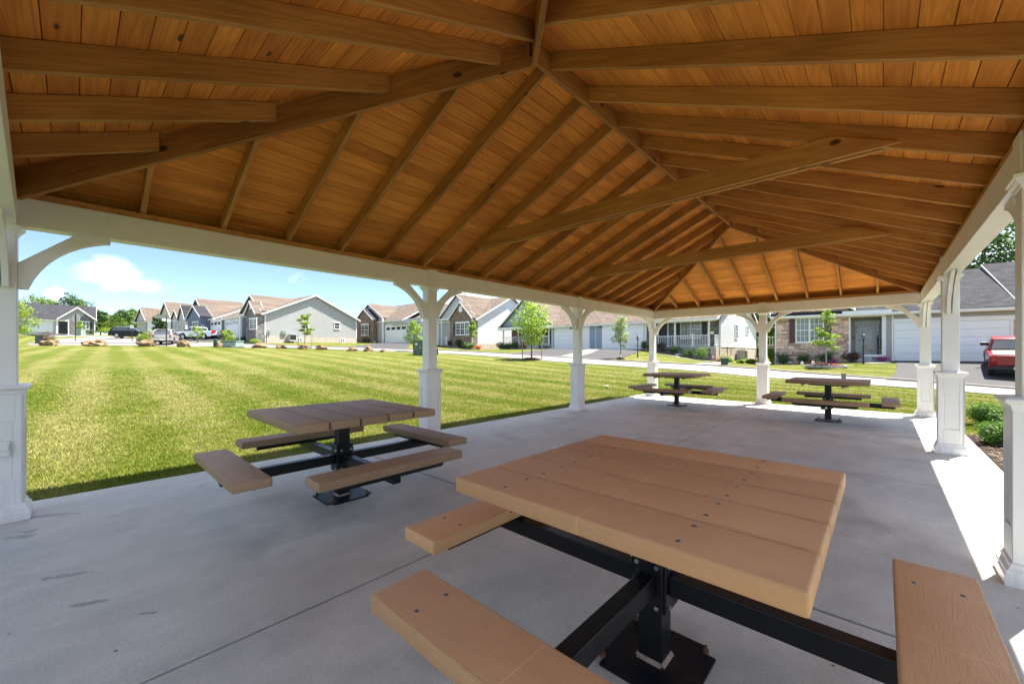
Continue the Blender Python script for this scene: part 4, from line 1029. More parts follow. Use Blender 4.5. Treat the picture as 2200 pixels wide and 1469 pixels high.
# ---- D : slate blue duplex with two wide garages and porches
D_ = House('blue_duplex', 'slate blue duplex with two white garage doors, railed porch and white side wall', 1537, 776.5, 32.5, (.74, -.67))
h = D_; xl = h.x(1076); DEP = h.y(1624.5, 0.0) ; DEP = min(max(DEP, 12), 17)
zg = h.z(h.x(1382), 750.7); ze = h.z(h.x(1382), 690); zr = ze + 3.3; zP = h.z(0, 744.5)
xgar1, xgar0 = h.x(1388), h.x(1184)
PBK = 1.5
h.box('wall', M['sid_blue'], xgar0, xgar1, 0, DEP, zg - 1.2, ze)
h.box('wall', M['brick_grey'], xgar1, -.02, PBK, DEP - .1, -.5, ze)
h.gable_wall(M['sid_white'], -.22, 0, PBK, DEP, zP, ze + .02, zr - .1, 'x')
h.box('foundation', M['found'], -.25, .03, PBK - .03, DEP + .02, -1.6, zP - .03); h.box('wall_base_trim', M['trim'], -.20, .05, PBK - .04, DEP + .03, zP - .03, zP + .06)
h.box('corner_trim', M['trim'], -.12, .03, PBK - .03, PBK + .10, zP + .06, ze)
# porch right
zf = zP + .02; px0 = h.x(1410)
h.box('porch_floor', M['stoneslab'], px0, .02, -.04, PBK, zf - .14, zf); h.box('porch_wall', M['brick_grey'], px0, -.36, .03, PBK - .04, -.9, zf - .141); h.box('porch_pier', M['found'], -.355, .05, -.03, PBK - .05, -1.2, zf - .141)
zr1 = zf + .95
for u in (1450, 1488, 1523): h.post(h.x(u), .05, zf, ze - .05 if u != 1488 else zf + 1.08, .065)
h.railing((h.x(1413), .05), (h.x(1448), .05), zf, zr1, 9); h.railing((h.x(1452), .05), (h.x(1486), .05), zf, zr1, 9); h.railing((h.x(1490), .05), (h.x(1521), .05), zf, zr1, 9); h.railing((-.10, .1), (-.10, PBK - .1), zf, zr1, 7)
h.box('porch_beam', M['trim'], px0, .0, -.05, .14, ze - .28, ze - .05)
w0, w1 = h.x(1462, PBK), h.x(1507, PBK); wz0, wz1 = h.z(w0, 727, PBK), h.z(w0, 689, PBK)
h.window(w0, w1, wz0, wz1, PBK, mull=2, cols=3, rows=6, glass='blind'); h.shutters(w0, w1, wz0, wz1, PBK, 'shutter_blk', .30)
d0, d1 = h.x(1416, PBK), h.x(1434, PBK)
h.box('front_door', M['shutter_blk'], d0, d1, PBK - .06, PBK - .002, zf, zf + 2.1); h.box('door_trim', M['trim'], d0 - .12, d0, PBK - .08, PBK - .001, zf, zf + 2.25); h.box('door_trim', M['trim'], d1, d1 + .12, PBK - .08, PBK - .001, zf, zf + 2.25)
h.box('entry_wall', M['sid_navy'], h.x(1386), d1 + .35, PBK - .03, PBK + .05, zf, ze)
for u in (1196, 1299): pass
for (u0, u1) in ((1193, 1265), (1296, 1381)):
    a0, a1 = h.x(u0), h.x(u1); zz = h.z((a0 + a1) / 2, 750.3); h.garage(a0, a1, zz, zz + 2.3, 0, 5, cols=6)
h.box('corner_trim', M['trim'], xgar1 - .14, xgar1 + .02, -.03, .12, zg - .8, ze); h.downspout(h.x(1187), 0, zg - .3, ze - .1); h.box('wall_seam', M['trim'], h.x(1280) - .02, h.x(1280) + .02, -.015, .02, zg, ze)
for u in (1228, 1291):
    x_ = h.x(u); MB().box(x_ - .06, x_ + .06, -.16, 0, ze - .42, ze - .26).obj('wall_lamp', M['black'], h.root)
# left porch of D
xl0, xl1 = h.x(1076), h.x(1182); zq = h.z(xl0, 741.5)
h.box('wall', M['brick_brown'], xl0 + .3, xgar0 - .002, 1.6, DEP, zg - 1.2, ze + .1)
h.box('porch_floor', M['stoneslab'], xl0, xgar0 - .003, -.03, 1.6, zq - .14, zq); h.box('porch_wall', M['brick_grey'], xl0 + .05, xgar0 - .01, .02, 1.58, zq - 1.6, zq - .141)
for u in (1081, 1113, 1141, 1179): h.post(h.x(u), .05, zq, ze - .05, .065)
h.railing((h.x(1083), .05), (h.x(1111), .05), zq, zq + .95, 9); h.railing((h.x(1114), .05), (h.x(1129), .05), zq, zq + .95, 5); h.railing((h.x(1160), .05), (h.x(1178), .05), zq, zq + .95, 6)
for k_ in range(4): h.box('step', M['stoneslab'], h.x(1130), h.x(1158), -.3 * (k_ + 1), -.3 * k_ - .035, zq - 1.5, zq - .17 * (k_ + 1))
w0, w1 = h.x(1121, 1.6), h.x(1140, 1.6); h.window(w0, w1, zq + .55, zq + 2.0, 1.6, mull=1, cols=2, rows=4); h.shutters(w0, w1, zq + .55, zq + 2.0, 1.6, 'shutter_blk', .28)
h.box('front_door', M['shutter_blk'], h.x(1172, 1.6), h.x(1184, 1.6), 1.54, 1.598, zq, zq + 2.1)
h.roof(M['sh_brown'], xl0 + .2, .0, 0, DEP, ze, zr, 'x', .42, .25, .25)
gx0_, gx1_ = h.x(1070, -.3), h.x(1188, -.3); zgA = h.z((gx0_ + gx1_) / 2, 640, -.3)
h.gable_wall(M['sid_blue'], gx0_ + .35, gx1_ - .35, .0, DEP / 2, ze + .02, ze + .30, zgA, 'y'); h.roof(M['sh_brown'], gx0_ + .35, gx1_ - .35, .0, DEP / 2, ze + .30, zgA, 'y', .35, .30, 0, gutters=False)
h.box('porch_eave', M['trim'], gx0_ + .1, gx1_ - .1, -.45, .02, ze - .1, ze + .1); h.box('porch_skirt_roof', M['sh_dark'], gx0_ + .1, gx1_ - .1, -.40, -.005, ze + .101, ze + .22)
vx = h.x(1118); MB().box(vx - .22, vx + .22, -.06, .0, ze + 1.35, ze + 2.05).obj('gable_vent', M['trim'], h.root)
# right side wall of D
def side_win(h, u0, u1, v0, v1, x=0.0, **k):
    a0, a1 = h.y(u0, x), h.y(u1, x); ym = (a0 + a1) / 2
    return h.window(a0, a1, h.z(x, v1, ym), h.z(x, v0, ym), x, 'side', **k)
side_win(h, 1578.5, 1584.5, 697, 728, cols=2, rows=4, head=False); side_win(h, 1602, 1607.5, 700, 718, cols=1, rows=2, head=False)
def deck_side(): pass
yb = DEP
h.railing((.0, yb + .3), (1.6, yb + .3), zP + .2, zP + 1.2, 6, 'deck_railing'); h.box('deck', M['stake'], -2, 1.8, yb + .03, yb + 1.6, zP - .05, zP + .15); h.box('deck_post', M['stake'], 1.55, 1.7, yb + .4, yb + .55, -1.6, zP - .06)
# pipes on the foundation wall
for u, v0_, v1_ in ((1545, 742, 765), (1562, 743, 766), (1570, 748, 764)):
    y_ = h.y(u, .03); MB().tube([(.06, y_, h.z(0, v0_, y_)), (.07, y_, h.z(0, v1_, y_))], .022, 6).obj('pipe', M['black'] if u == 1562 else M['stake'], h.root)
# ---- C : grey duplex with stone gables and white side
C_ = House('grey_stone_duplex', 'grey duplex with two brown stone gables and a white clapboard side wall', 1025, 751, 50, (.763, -.647))
h = C_; DEP = 13.0; ze = h.z(0, 684.5); zr = ze + 3.3; xl = h.x(766)
h.gable_wall(M['sid_white'], -1.0, 0, .0, DEP, .75, ze, zr - .05, 'x'); h.box('foundation', M['found'], -1.02, .02, -.02, DEP + .02, -1.2, .74)
xm = h.x(947); h.box('wall', M['sid_lgrey'], xl, -1.0, .03, DEP, -.8, ze)
h.roof(M['sh_brown'], h.x(850), .0, .0, DEP, ze, zr, 'x', .42, .25, .3)
zoff = h.z(h.x(850), 737.0)
ze2 = ze + .75; h.box('wall', M['sid_lgrey'], xl, h.x(905), .025, DEP, -.5, ze2); h.roof(M['sh_brown'], xl + .3, h.x(868), .0, DEP, ze2, ze2 + 3.3, 'x', .42, .25, .25)
# right stone gable
a0, a1, zE, zA = unit_gable(h, 'sid_lgrey', 941, 984, 1028, 686, 633.5, -.3, 6.8, -.6, 'sh_brown')
s0, s1 = h.x(968, -.9), h.x(1024, -.9)
s0, s1, zE, zA = nested(h, 'brick_brown', 'sh_brown', 967, 992, 1022, 685, 650, -.9, .1, -.6)
h.box('corner_trim', M['trim'], s1, s1 + .1, -.92, -.78, -.3, zE)
h.box('entry_recess', M['sid_grey'], h.x(949, -.32), h.x(967, -.32), -.34, -.28, .5, zE); h.box('porch_post', M['trim'], h.x(947.5, -.9), h.x(949, -.9), -.95, -.85, .2, zE)
h.box('porch_roof', M['trim'], h.x(944, -1), s0, -1.0, -.3, zE - .1, zE + .08)
w0, w1 = h.x(979.5, -.9), h.x(1008.5, -.9); h.window(w0, w1, h.z(w0, 720, -.9), h.z(w0, 694, -.9), -.9, mull=3, cols=2, rows=4); h.shutters(w0, w1, h.z(w0, 720, -.9), h.z(w0, 694, -.9), -.9, 'shutter_blk', .35)
MB().box((s0 + s1) / 2 - .28, (s0 + s1) / 2 + .28, -.96, -.9, zE + .75, zE + 1.5).obj('gable_vent', M['trim'], h.root)
h.railing((h.x(958, -.9), -1.0), (h.x(966, -1.6), -2.0), .6, 1.7, 5, 'stair_railing')
# left stone gable
a0, a1, zE, zA = unit_gable(h, 'sid_grey', 762, 792, 822, 690.5, 654, -.3, 6.8, -.5, 'sh_brown')
s0, s1 = h.x(765, -1.1), h.x(801, -1.1)
nested(h, 'brick_brown', 'sh_dark', 764.5, 783, 802, 690, 665, -1.1, .1, -.6)
w0, w1 = h.x(776, -1.1), h.x(792, -1.1); h.window(w0, w1, h.z(w0, 721, -1.1), h.z(w0, 697.5, -1.1), -1.1, mull=2, cols=2, rows=4); h.shutters(w0, w1, h.z(w0, 721, -1.1), h.z(w0, 697.5, -1.1), -1.1, 'shutter_blk', .3)
h.box('entry_recess', M['sid_grey'], h.x(806, -.32), h.x(820, -.32), -.34, -.28, .3, zE); h.box('porch_post', M['trim'], h.x(821.5, -.5), h.x(823.5, -.5), -.6, -.4, 0, zE); h.box('porch_post', M['trim'], h.x(803, -.5), h.x(804.5, -.5), -.6, -.4, 0, zE)
h.railing((h.x(804, -.9), -1.0), (h.x(811, -1.5), -1.9), .3, 1.4, 4, 'stair_railing')
g0, g1 = h.x(829, -.2), h.x(874, -.2); zz = h.z(g0, 736.5, -.2); h.box('wall', M['sid_lgrey'], h.x(823, -.2), h.x(906, -.2), -.2, .02, -.3, ze2); h.garage(g0, g1, zz, zz + 2.45, -.2, 4, 4)
g0, g1 = h.x(893, -.2), h.x(940, -.2); zz = h.z(g0, 740, -.2); h.box('wall', M['sid_lgrey'], h.x(906, -.2) + .01, h.x(944, -.2), -.2, .02, -.3, ze + .2); h.garage(h.x(910, -.2), g1, zz, zz + 2.45, -.2, 4, 4)
# ---- B : long duplex, navy left unit, grey right unit with big grey side wall
B_ = House('grey_gable_house', 'duplex with long grey clapboard side wall, dark stone gable and a navy left unit', 569, 738, 50, (.8, -.6))
h = B_; DEP = h.y(766, 0.0); ze = h.z(0, 673); zr = h.z(0, 636, DEP / 2); fnd = 1.02
h.gable_wall(M['sid_grey'], -1.0, 0, 0, DEP, fnd, ze, zr - .05, 'x'); h.box('foundation', M['found'], -1.02, .02, -.02, DEP + .02, -1.0, fnd - .01)
h.box('corner_trim', M['trim'], -.12, .03, -.03, .10, fnd, ze); h.box('corner_trim', M['trim'], -.1, .03, DEP - .1, DEP + .03, fnd, ze)
xmid = h.x(466); xl = h.x(404)
h.box('wall', M['sid_grey'], xmid, -1.0, .02, DEP, -.3, ze)
h.roof(M['sh_brown'], xmid + .02, 0, 0, DEP, ze, zr, 'x', .42, .05, .3)
e2 = h.z(h.x(477), 682) ; h.box('wall', M['sid_navy'], xl, xmid, .02, DEP, -.3, e2); h.roof(M['sh_brown'], xl + .2, xmid, 0, DEP, e2, e2 + (zr - ze), 'x', .42, .25, .0)
a0, a1, zE, zA = unit_gable(h, 'sid_grey', 512, 537, 562, 676.5, 635, -.4, DEP / 2 + .4, -.4, 'sh_brown')
s0, s1 = h.x(529.5, -1.0), h.x(561, -1.0)
s0, s1, zE, zA = nested(h, 'brick_grey', 'sh_brown', 528.5, 543, 559, 675, 649, -1.0, .1, -.6)
w0, w1 = h.x(536.5, -1), h.x(552, -1); h.window(w0, w1, h.z(w0, 708, -1), h.z(w0, 685.5, -1), -1.0, mull=2, cols=2, rows=4); MB().box((s0 + s1) / 2 - .25, (s0 + s1) / 2 + .25, -1.06, -1.0, zE + .55, zE + 1.15).obj('gable_vent', M['trim'], h.root)
h.box('entry_recess', M['sid_navy'], h.x(519, -.42), h.x(528, -.42), -.44, -.38, .6, zE); h.box('porch_post', M['trim'], h.x(515.5, -.8), h.x(518, -.8), -.9, -.7, .4, zE); h.box('porch_roof', M['trim'], h.x(512, -1), s0, -1.0, -.4, zE - .08, zE + .1)
for (u0, u1, vb, mt) in ((486, 513, 726, 'sid_grey'), (446, 475, 725.5, 'sid_navy')):
    g0, g1 = h.x(u0, -.15), h.x(u1, -.15); zz = h.z(g0, vb, -.15); h.box('wall', M[mt], g0 - .6, g1 + .35, -.15, .015, -.3, (ze if mt == 'sid_grey' else e2) - .02); h.garage(g0, g1, zz, zz + 2.3, -.15, 4, 4)
for u in (476, 440): MB().box(h.x(u, -.2) - .07, h.x(u, -.2) + .07, -.26, -.14, -.2, e2 - .1).obj('downspout', M['trim'], h.root)
a0, a1, zE, zA = unit_gable(h, 'sid_navy', 401, 421, 440, 686.5, 642.5, -.4, DEP / 2 + .4, -.4, 'sh_brown')
s0, s1 = h.x(404, -1.4), h.x(431, -1.4); nested(h, 'sid_navy', 'sh_dark', 403, 416, 431, 684, 658, -1.4, .1, -.6)
w0, w1 = h.x(414, -1.4), h.x(426, -1.4); h.window(w0, w1, h.z(w0, 705, -1.4), h.z(w0, 693, -1.4), -1.4, mull=2, cols=1, rows=2)
h.box('entry_recess', M['shutter_blk'], h.x(434, -.42), h.x(441, -.42), -.44, -.38, .8, zE)
side_win(h, 717.5, 730, 693.5, 707, cols=1, rows=2); side_win(h, 656, 663, 690, 712, cols=1, rows=2)
side_win(h, 637.5, 649, 725, 734.5, x=.02, cols=1, rows=2, mull=2, head=False); side_win(h, 731, 740.5, 727, 736, x=.02, cols=1, rows=2, mull=2, head=False)
y_ = h.y(574, .02); MB().tube([(.06, y_, .2), (.06, y_, 1.6)], .03).obj('pipe', M['trim'], h.root)
for u in (578, 608, 612): y_ = h.y(u, .02); MB().cbox((.09, y_, 1.25 + (u % 5) * .08), (.16, .3, .4)).obj('meter_box', M['pale_box'], h.root)
# ---- A : beige row houses beyond
A_ = House('beige_row_house', 'far beige house with steep gables and small dark dormer roofs behind the parked cars', 412, 724, 72, (.9, -.44))
h = A_; DEP = 12; ze = h.z(h.x(380), 686); zr = ze + 3.6; xm = h.x(343); xl = h.x(294)
h.box('wall', M['sid_beige'], xm, 0, 0, DEP, -.6, ze); h.roof(M['sh_brown'], xm, 0, 0, DEP, ze, zr, 'x', .42, .2, .2)
e2 = h.z(h.x(320), 690); h.box('wall', M['sid_beige'], xl, xm - .01, .02, DEP, -.4, e2); h.roof(M['sh_brown'], xl, xm, 0, DEP, e2, e2 + 3.2, 'x', .42, .2, 0)
unit_gable(h, 'sid_beige', 338, 352.5, 367, 687, 649.5, -.4, 6.4, -.3, 'sh_brown'); unit_gable(h, 'sid_beige', 288, 300, 312, 691, 661.5, -.4, 6.4, -.3, 'sh_brown')
for (u0, ua, u1, va) in ((370.5, 377, 383.5, 667), (384, 391, 398, 657)):
    x0, x1 = h.x(u0, -1), h.x(u1, -1); zE = h.z(x0, 683, -1); zA = h.z((x0 + x1) / 2, va, -1)
    h.gable_wall(M['sid_beige'], x0, x1, -1, 1.5, -.3, zE, zA, 'y'); h.roof(M['sh_dark' if u0 > 380 else 'sh_brown'], x0, x1, -1, 2.5, zE, zA, 'y', .25, .25, 0, gutters=False)
for u0, u1, v0, v1 in ((377, 382.5, 690, 707), (397, 401, 692, 706)): h.window(h.x(u0, -1), h.x(u1, -1), h.z(h.x(u0, -1), v1, -1), h.z(h.x(u0, -1), v0, -1), -1.0 if u0 < 390 else -.02, mull=1, cols=1, rows=2)
for u0, u1 in ((318, 333), (345, 367)): zz = h.z(h.x(u0, -.45), 718 if u0 < 330 else 720, -.45); h.garage(h.x(u0, -.45), h.x(u1, -.45), zz, zz + 2.3, -.45, 4, cols=4)
# ---- L : dark roofed house far left
L_H = House('dark_roof_house', 'far left house with charcoal roof, white garage door and grey stone gable', 60, 714, 80, (.70, .72))
h = L_H; DEP = 11; x0 = h.x(-10); x1 = h.x(204); ze = h.z(h.x(100), 686); zr = h.z(h.x(120), 656, DEP / 2)
h.box('wall', M['sid_lgrey'], x0, x1, 0, DEP, -.6, ze); h.gable_wall(M['brick_grey'], x1 - .6, x1 + .01, 0, DEP, -.6, ze, zr - .05, 'x'); h.roof(M['sh_dark'], x0, x1, 0, DEP, ze, zr, 'x', .42, .3, .2)
g0, g1 = h.x(122, -.9), h.x(209, -.9); xc = (g0 + g1) / 2; zE = h.z(g0, 687, -.9); zA = h.z(xc, 662, -.9)
h.gable_wall(M['sid_grey'], g0 + .4, g1 - .4, -.6, 5, ze - .1, zE + .4 * (zA - zE) / (xc - g0), zA, 'y'); h.roof(M['sh_dark'], g0 + .4, g1 - .4, -.6, 5.2, zE + .4 * (zA - zE) / (xc - g0), zA, 'y', .4, .35, 0, th=.3, gutters=False)
s0, s1 = h.x(149, -.65), h.x(204, -.65); h.box('wall', M['brick_grey'], s0, s1, -.65, .02, -.6, zE + .3)
h.gable_wall(M['brick_grey'], h.x(168, -.66), h.x(204, -.66), -.67, -.6, zE + .2, zE + .3, zE + 1.7, 'y')
w0, w1 = h.x(177, -.65), h.x(192, -.65); h.window(w0, w1, h.z(w0, 707.5, -.65), h.z(w0, 691, -.65), -.65, mull=2, cols=1, rows=2); h.shutters(w0, w1, h.z(w0, 707.5, -.65), h.z(w0, 691, -.65), -.65, 'shutter_blk', .35)
h.box('entry_recess', M['shutter_blk'], h.x(126, -.05), h.x(146, -.05), -.05, .0, -.1, ze - .2); h.box('front_door', M['black'], h.x(130, -.1), h.x(139, -.1), -.1, -.052, -.1, 2.1)
h.box('porch_beam', M['trim'], h.x(120, -.6), h.x(149, -.6), -.65, -.4, ze - .25, ze + .02)
for u in (122.5, 148): h.post(h.x(u, -.5), -.5, -.3, ze - .2, .13)
g0, g1 = h.x(62), h.x(113); zz = h.z(g0, 712.5); h.garage(g0, g1, zz, zz + 2.2, 0, 4)
h.box('corner_trim', M['trim'], s1 - .12, s1 + .05, -.7, -.5, -.4, ze)
# ------------------------------------------------------------------ vegetation
def leaves_np(centres, radii, n, size, seed, flat=.75, squash=(1, 1, .8), jag=.25):
    """quads for leaves spread through clumps; centres (m,3), radii (m,)"""
    g = np.random.default_rng(seed); C = np.asarray(centres, float); Rr = np.asarray(radii, float)
    wgt = Rr ** 2; k = g.choice(len(C), n, p=wgt / wgt.sum())
    d = g.normal(size=(n, 3)); d /= np.linalg.norm(d, axis=1, keepdims=True)
    r = Rr[k] * g.uniform(.25, 1, n) ** .5 * (1 + g.normal(0, jag, n) * .5)
    p = C[k] + d * r[:, None] * np.array(squash)
    nrm = d + g.normal(0, .7, (n, 3)) + np.array([0, 0, flat]); nrm /= np.linalg.norm(nrm, axis=1, keepdims=True)
    a = np.cross(nrm, g.normal(size=(n, 3))); a /= np.linalg.norm(a, axis=1, keepdims=True); b = np.cross(nrm, a)
    L = size * g.uniform(.6, 1.35, n)[:, None]; w = L * g.uniform(.35, .55, n)[:, None]
    V = np.stack([p - a * L * .5, p + b * w * .5 + nrm * L * .05, p + a * L * .5 - nrm * L * .12, p - b * w * .5 + nrm * L * .05], 1)
    return V.reshape(-1, 3), np.arange(n * 4).reshape(-1, 4)
def tree(kind, label, base, H, crown, mat, nleaf, lsize, seed, trunk_r=.05, clear=.35, bark='bark', group='young street trees', stakes=None, mulch=0.0, guard=False, cat='tree', shape='oval', nclump=None, lean=(0, 0)):
    """crown: half width; H total height; clear: fraction of bare trunk"""
    T = thing(kind, label, cat, tuple(base), 0, group); g = random.Random(seed)
    zc0 = H * clear; nL = nclump or 14; C = []; Rd = []; mb = MB(); pts = []
    for i in range(7):
        t_ = i / 6; pts.append((lean[0] * t_ + g.uniform(-.03, .03) * H * .1 * (i > 0), lean[1] * t_ + g.uniform(-.03, .03) * H * .1 * (i > 0), H * .93 * t_))
    mb.tube(pts, [trunk_r * (1.25 if i == 0 else (1 - .8 * i / 6)) for i in range(7)], 8)
    for i in range(nL):
        t_ = (i + .5) / nL; z = zc0 + (H - zc0) * t_
        if shape == 'oval': w = crown * (math.sin(math.pi * min(max(.12 + .82 * t_, 0), 1)) ** .7)
        elif shape == 'cone': w = crown * (1.02 - t_) ** .75
        elif shape == 'layer': w = crown * (1.0 - .55 * t_) * (1 if i % 2 else .65)
        else: w = crown * (.55 + .45 * math.sin(math.pi * t_))
        a = i * 2.4 + g.uniform(-.5, .5); rr = w * g.uniform(.35, .72)
        c = (lean[0] * t_ + rr * math.cos(a), lean[1] * t_ + rr * math.sin(a), z + g.uniform(-.05, .05) * H)
        C.append(c); Rd.append(w * g.uniform(.38, .62) if shape != 'layer' else w * g.uniform(.35, .5))
        k0 = max(zc0 * .8, z - rr * .9 - .15 * H * .3); p0 = (lean[0] * k0 / H, lean[1] * k0 / H, min(k0, H * .85))
        mid = tuple((p0[q] * .45 + c[q] * .55) + (.06 * rr if q == 2 else 0) for q in range(3))
        mb.tube([p0, mid, c], [trunk_r * .42 * (1 - .5 * t_), trunk_r * .28 * (1 - .5 * t_), trunk_r * .08], 5)
    C.append((lean[0], lean[1], H - crown * .25)); Rd.append(crown * .35)
    mb.obj('trunk', M[bark], T, smooth=True)
    V, Fq = leaves_np(C, Rd, nleaf, lsize, seed, squash=(1, 1, .42 if shape == 'layer' else .8)); link('crown', np_mesh('crown', V, Fq, M[mat]), T)
    if guard: MB().cyl((0, 0, .02), (0, 0, .32), trunk_r * 1.6, n=10).obj('trunk_guard', M['pet_white'], T)
    if mulch:
        mm = MB(); mm.ball((0, 0, 0), (mulch, mulch, .16), 16, 6, .06, g); mm.obj('mulch_ring', M['mulch'], T)
    if stakes:
        for (dx_, dy_, hh) in stakes:
            MB().cyl((dx_, dy_, -.1), (dx_ * 1.05, dy_ * 1.05, hh), .035, .03, 7).obj('stake', M['stake'], T)
    return T
def rightv(d):  # offset in metres to the right / away, as seen
    return Vector((math.cos(YAW) * d[0] - math.sin(YAW) * d[1], math.sin(YAW) * d[0] + math.cos(YAW) * d[1], 0))
def at_px(u, v, Z): x, y = cam2world((u - 1100) / F * Z, Z); return Vector((x, y, gz(x, y)))
def hgt(px, Z): return px * Z / F
st = [tuple(rightv((-.62, 0)))[:2] + (1.25,), tuple(rightv((.70, .05)))[:2] + (1.3,)]
b = ground_px(1142, 774); Zb = 28.2; b = at_px(1142, 774, Zb)
tree('oak_tree', 'staked young oak with full bright crown on the lawn before the blue porch', b, hgt(774 - 652, Zb), hgt(44, Zb), 'leaf_oak', 2900, .17, 1, .055, .33, stakes=st, mulch=.72, nclump=22)
b = at_px(655, 751, 39.8); st2 = [tuple(rightv((-.66, 0)))[:2] + (1.35,), tuple(rightv((.66, .05)))[:2] + (1.35,)]
tree('oak_tree', 'small staked oak with layered lime leaves before the grey side wall', b, hgt(73, 39.8), hgt(25, 39.8), 'leaf_lime', 1500, .17, 2, .045, .42, stakes=st2, mulch=.7, shape='layer', nclump=12)
b = at_px(889, 752, 36.5)
tree('maple_tree', 'young leafy tree behind the tall green utility cabinet', b, hgt(64, 36.5), hgt(20, 36.5), 'leaf', 1500, .16, 3, .04, .15, nclump=12)
b = at_px(1016, 750, 40); tree('maple_tree', 'slim young tree beside the right stone gable of the grey duplex', b, hgt(62, 40), hgt(13, 40), 'leaf', 1000, .16, 4, .04, .42, nclump=10)
b = at_px(1333, 767.5, 29.5); tree('pear_tree', 'young tree with silvery oval crown and white trunk guard beside the blue house driveway', b, hgt(92, 29.5), hgt(20, 29.5), 'leaf_pale', 2300, .12, 5, .04, .34, bark='bark', mulch=.33, guard=True, nclump=20)
b = at_px(1775, 790, 23.6); ET = b
tree('maple_tree', 'thin young tree in a round flower ring before the ledge stone wall', b, hgt(122, 23.6), hgt(36, 23.6), 'leaf', 1250, .15, 6, .035, .34, bark='bark_pale', nclump=17, shape='layer')
b = at_px(489, 731, 48); tree('maple_tree', 'small young tree by the garages of the grey gable house, right of the white pickup', b, hgt(32, 48), hgt(15, 48), 'leaf', 900, .19, 7, .04, .2, nclump=9)
b = at_px(424, 733, 50); tree('crab_apple_tree', 'sparse sapling in front of the white pickup cab', b, hgt(36, 50), hgt(13, 50), 'leaf', 350, .2, 8, .05, .3, nclump=9)
b = at_px(343, 727, 58); tree('ash_tree', 'dark green round tree between the black and the silver cars', b, hgt(57, 58), hgt(15, 58), 'leaf_dark', 1800, .26, 9, .07, .4, nclump=14)
b = at_px(34, 722, 66); tree('birch_tree', 'lime leaved tree cut by the left post, before the dark roofed house', b, hgt(78, 66), hgt(36, 66), 'leaf_lime', 2600, .32, 10, .09, .12, nclump=16)
b = at_px(171, 716, 74); tree('birch_tree', 'thin sapling at the dark roofed house window', b, hgt(30, 74), hgt(9, 74), 'leaf', 300, .3, 11, .05, .3, nclump=7)
# woodland beyond the houses
WG = 'woodland trees beyond the houses'
k_ = 0
for (u, vt, Z, wpx, mt, lb) in ((78, 634, 118, 34, 'leaf_wood', 'broad tree above the left end of the charcoal roof'), (105, 641, 122, 30, 'leaf_wood', 'broad tree in the middle above the charcoal roof'), (150, 633, 116, 27, 'leaf_dark', 'dark tall tree above the charcoal roof gable'), (172, 640, 124, 28, 'leaf_wood', 'bright tree at the right end of the charcoal roof'), (200, 664, 112, 16, 'leaf_wood', 'tree standing right of the dark roofed house'),
        (216, 667, 112, 16, 'leaf_dark', 'dark tree right of the dark roofed house gable'), (238, 677, 120, 17, 'leaf_wood', 'lower tree in the gap behind the black car'), (262, 667, 112, 20, 'leaf_dark', 'round dark tree behind the black car'), (284, 664, 118, 22, 'leaf_wood', 'tallest round tree left of the beige row house'), (302, 672, 124, 18, 'leaf_wood', 'tree partly behind the beige row house'),
        (1640, 640, 52, 28, 'leaf_wood', 'leafy tree in the gap left of the stone house'), (1660, 690, 46, 18, 'leaf', 'lower bushy tree in the gap left of the stone house'), (1630, 690, 56, 16, 'leaf_dark', 'dark tree behind the deck of the blue duplex'), (2110, 478, 44, 70, 'leaf_dark', 'big dark tree rising behind the stone house roof'), (2185, 440, 46, 80, 'leaf_wood', 'big green tree above the stone house roof at the right edge'), (2030, 535, 50, 60, 'leaf_dark', 'dark tree behind the charcoal roof, hidden by the right beam')):
    b = at_px(u, 0, Z); H = CH + (V0 - vt) / F * Z - b.z; k_ += 1
    tree('woodland_tree', lb, b, H, hgt(wpx, Z), mt, 3200 if Z > 60 else 8000, .55 if Z > 60 else .42, 40 + k_, .16, .12, group=WG, nclump=24)
def shrub(name, label, base, w, h, mat, n, ls, seed, group, cat='shrub', stem=True):
    T = thing(name, label, cat, tuple(base), 0, group); g = random.Random(seed); C = []; Rd = []
    for i in range(9):
        a = g.uniform(0, 6.28); r = g.uniform(0, .55) * w; z = g.uniform(.3, .72) * h
        C.append((r * math.cos(a), r * math.sin(a), z)); Rd.append(g.uniform(.42, .6) * min(w, h * .75))
    mb = MB()
    for c in C: mb.tube([(0, 0, -.02), (c[0] * .5, c[1] * .5, c[2] * .6), c], [.018, .012, .004], 5)
    mb.obj('stems', M['bark'], T)
    V, Fq = leaves_np(C, Rd, n, ls, seed, squash=(1, 1, .8)); V[:, 2] = np.maximum(V[:, 2], .01); link('foliage', np_mesh('foliage', V, Fq, M[mat]), T)
    return T
SB = 'boxwood shrubs in the mulch bed'
for i, (u, Z, w, hh, lb) in enumerate(((2120, 7.25, .34, .44, 'far boxwood in the mulch bed, right behind the second right post'), (2153, 5.6, .33, .40, 'near boxwood in the mulch bed, beside the near right post'))):
    b = on_ground(u, Z); shrub('boxwood', lb, b, w, hh, 'leaf_box', 5200, .036, 60 + i, SB)
FS = 'foundation shrubs'
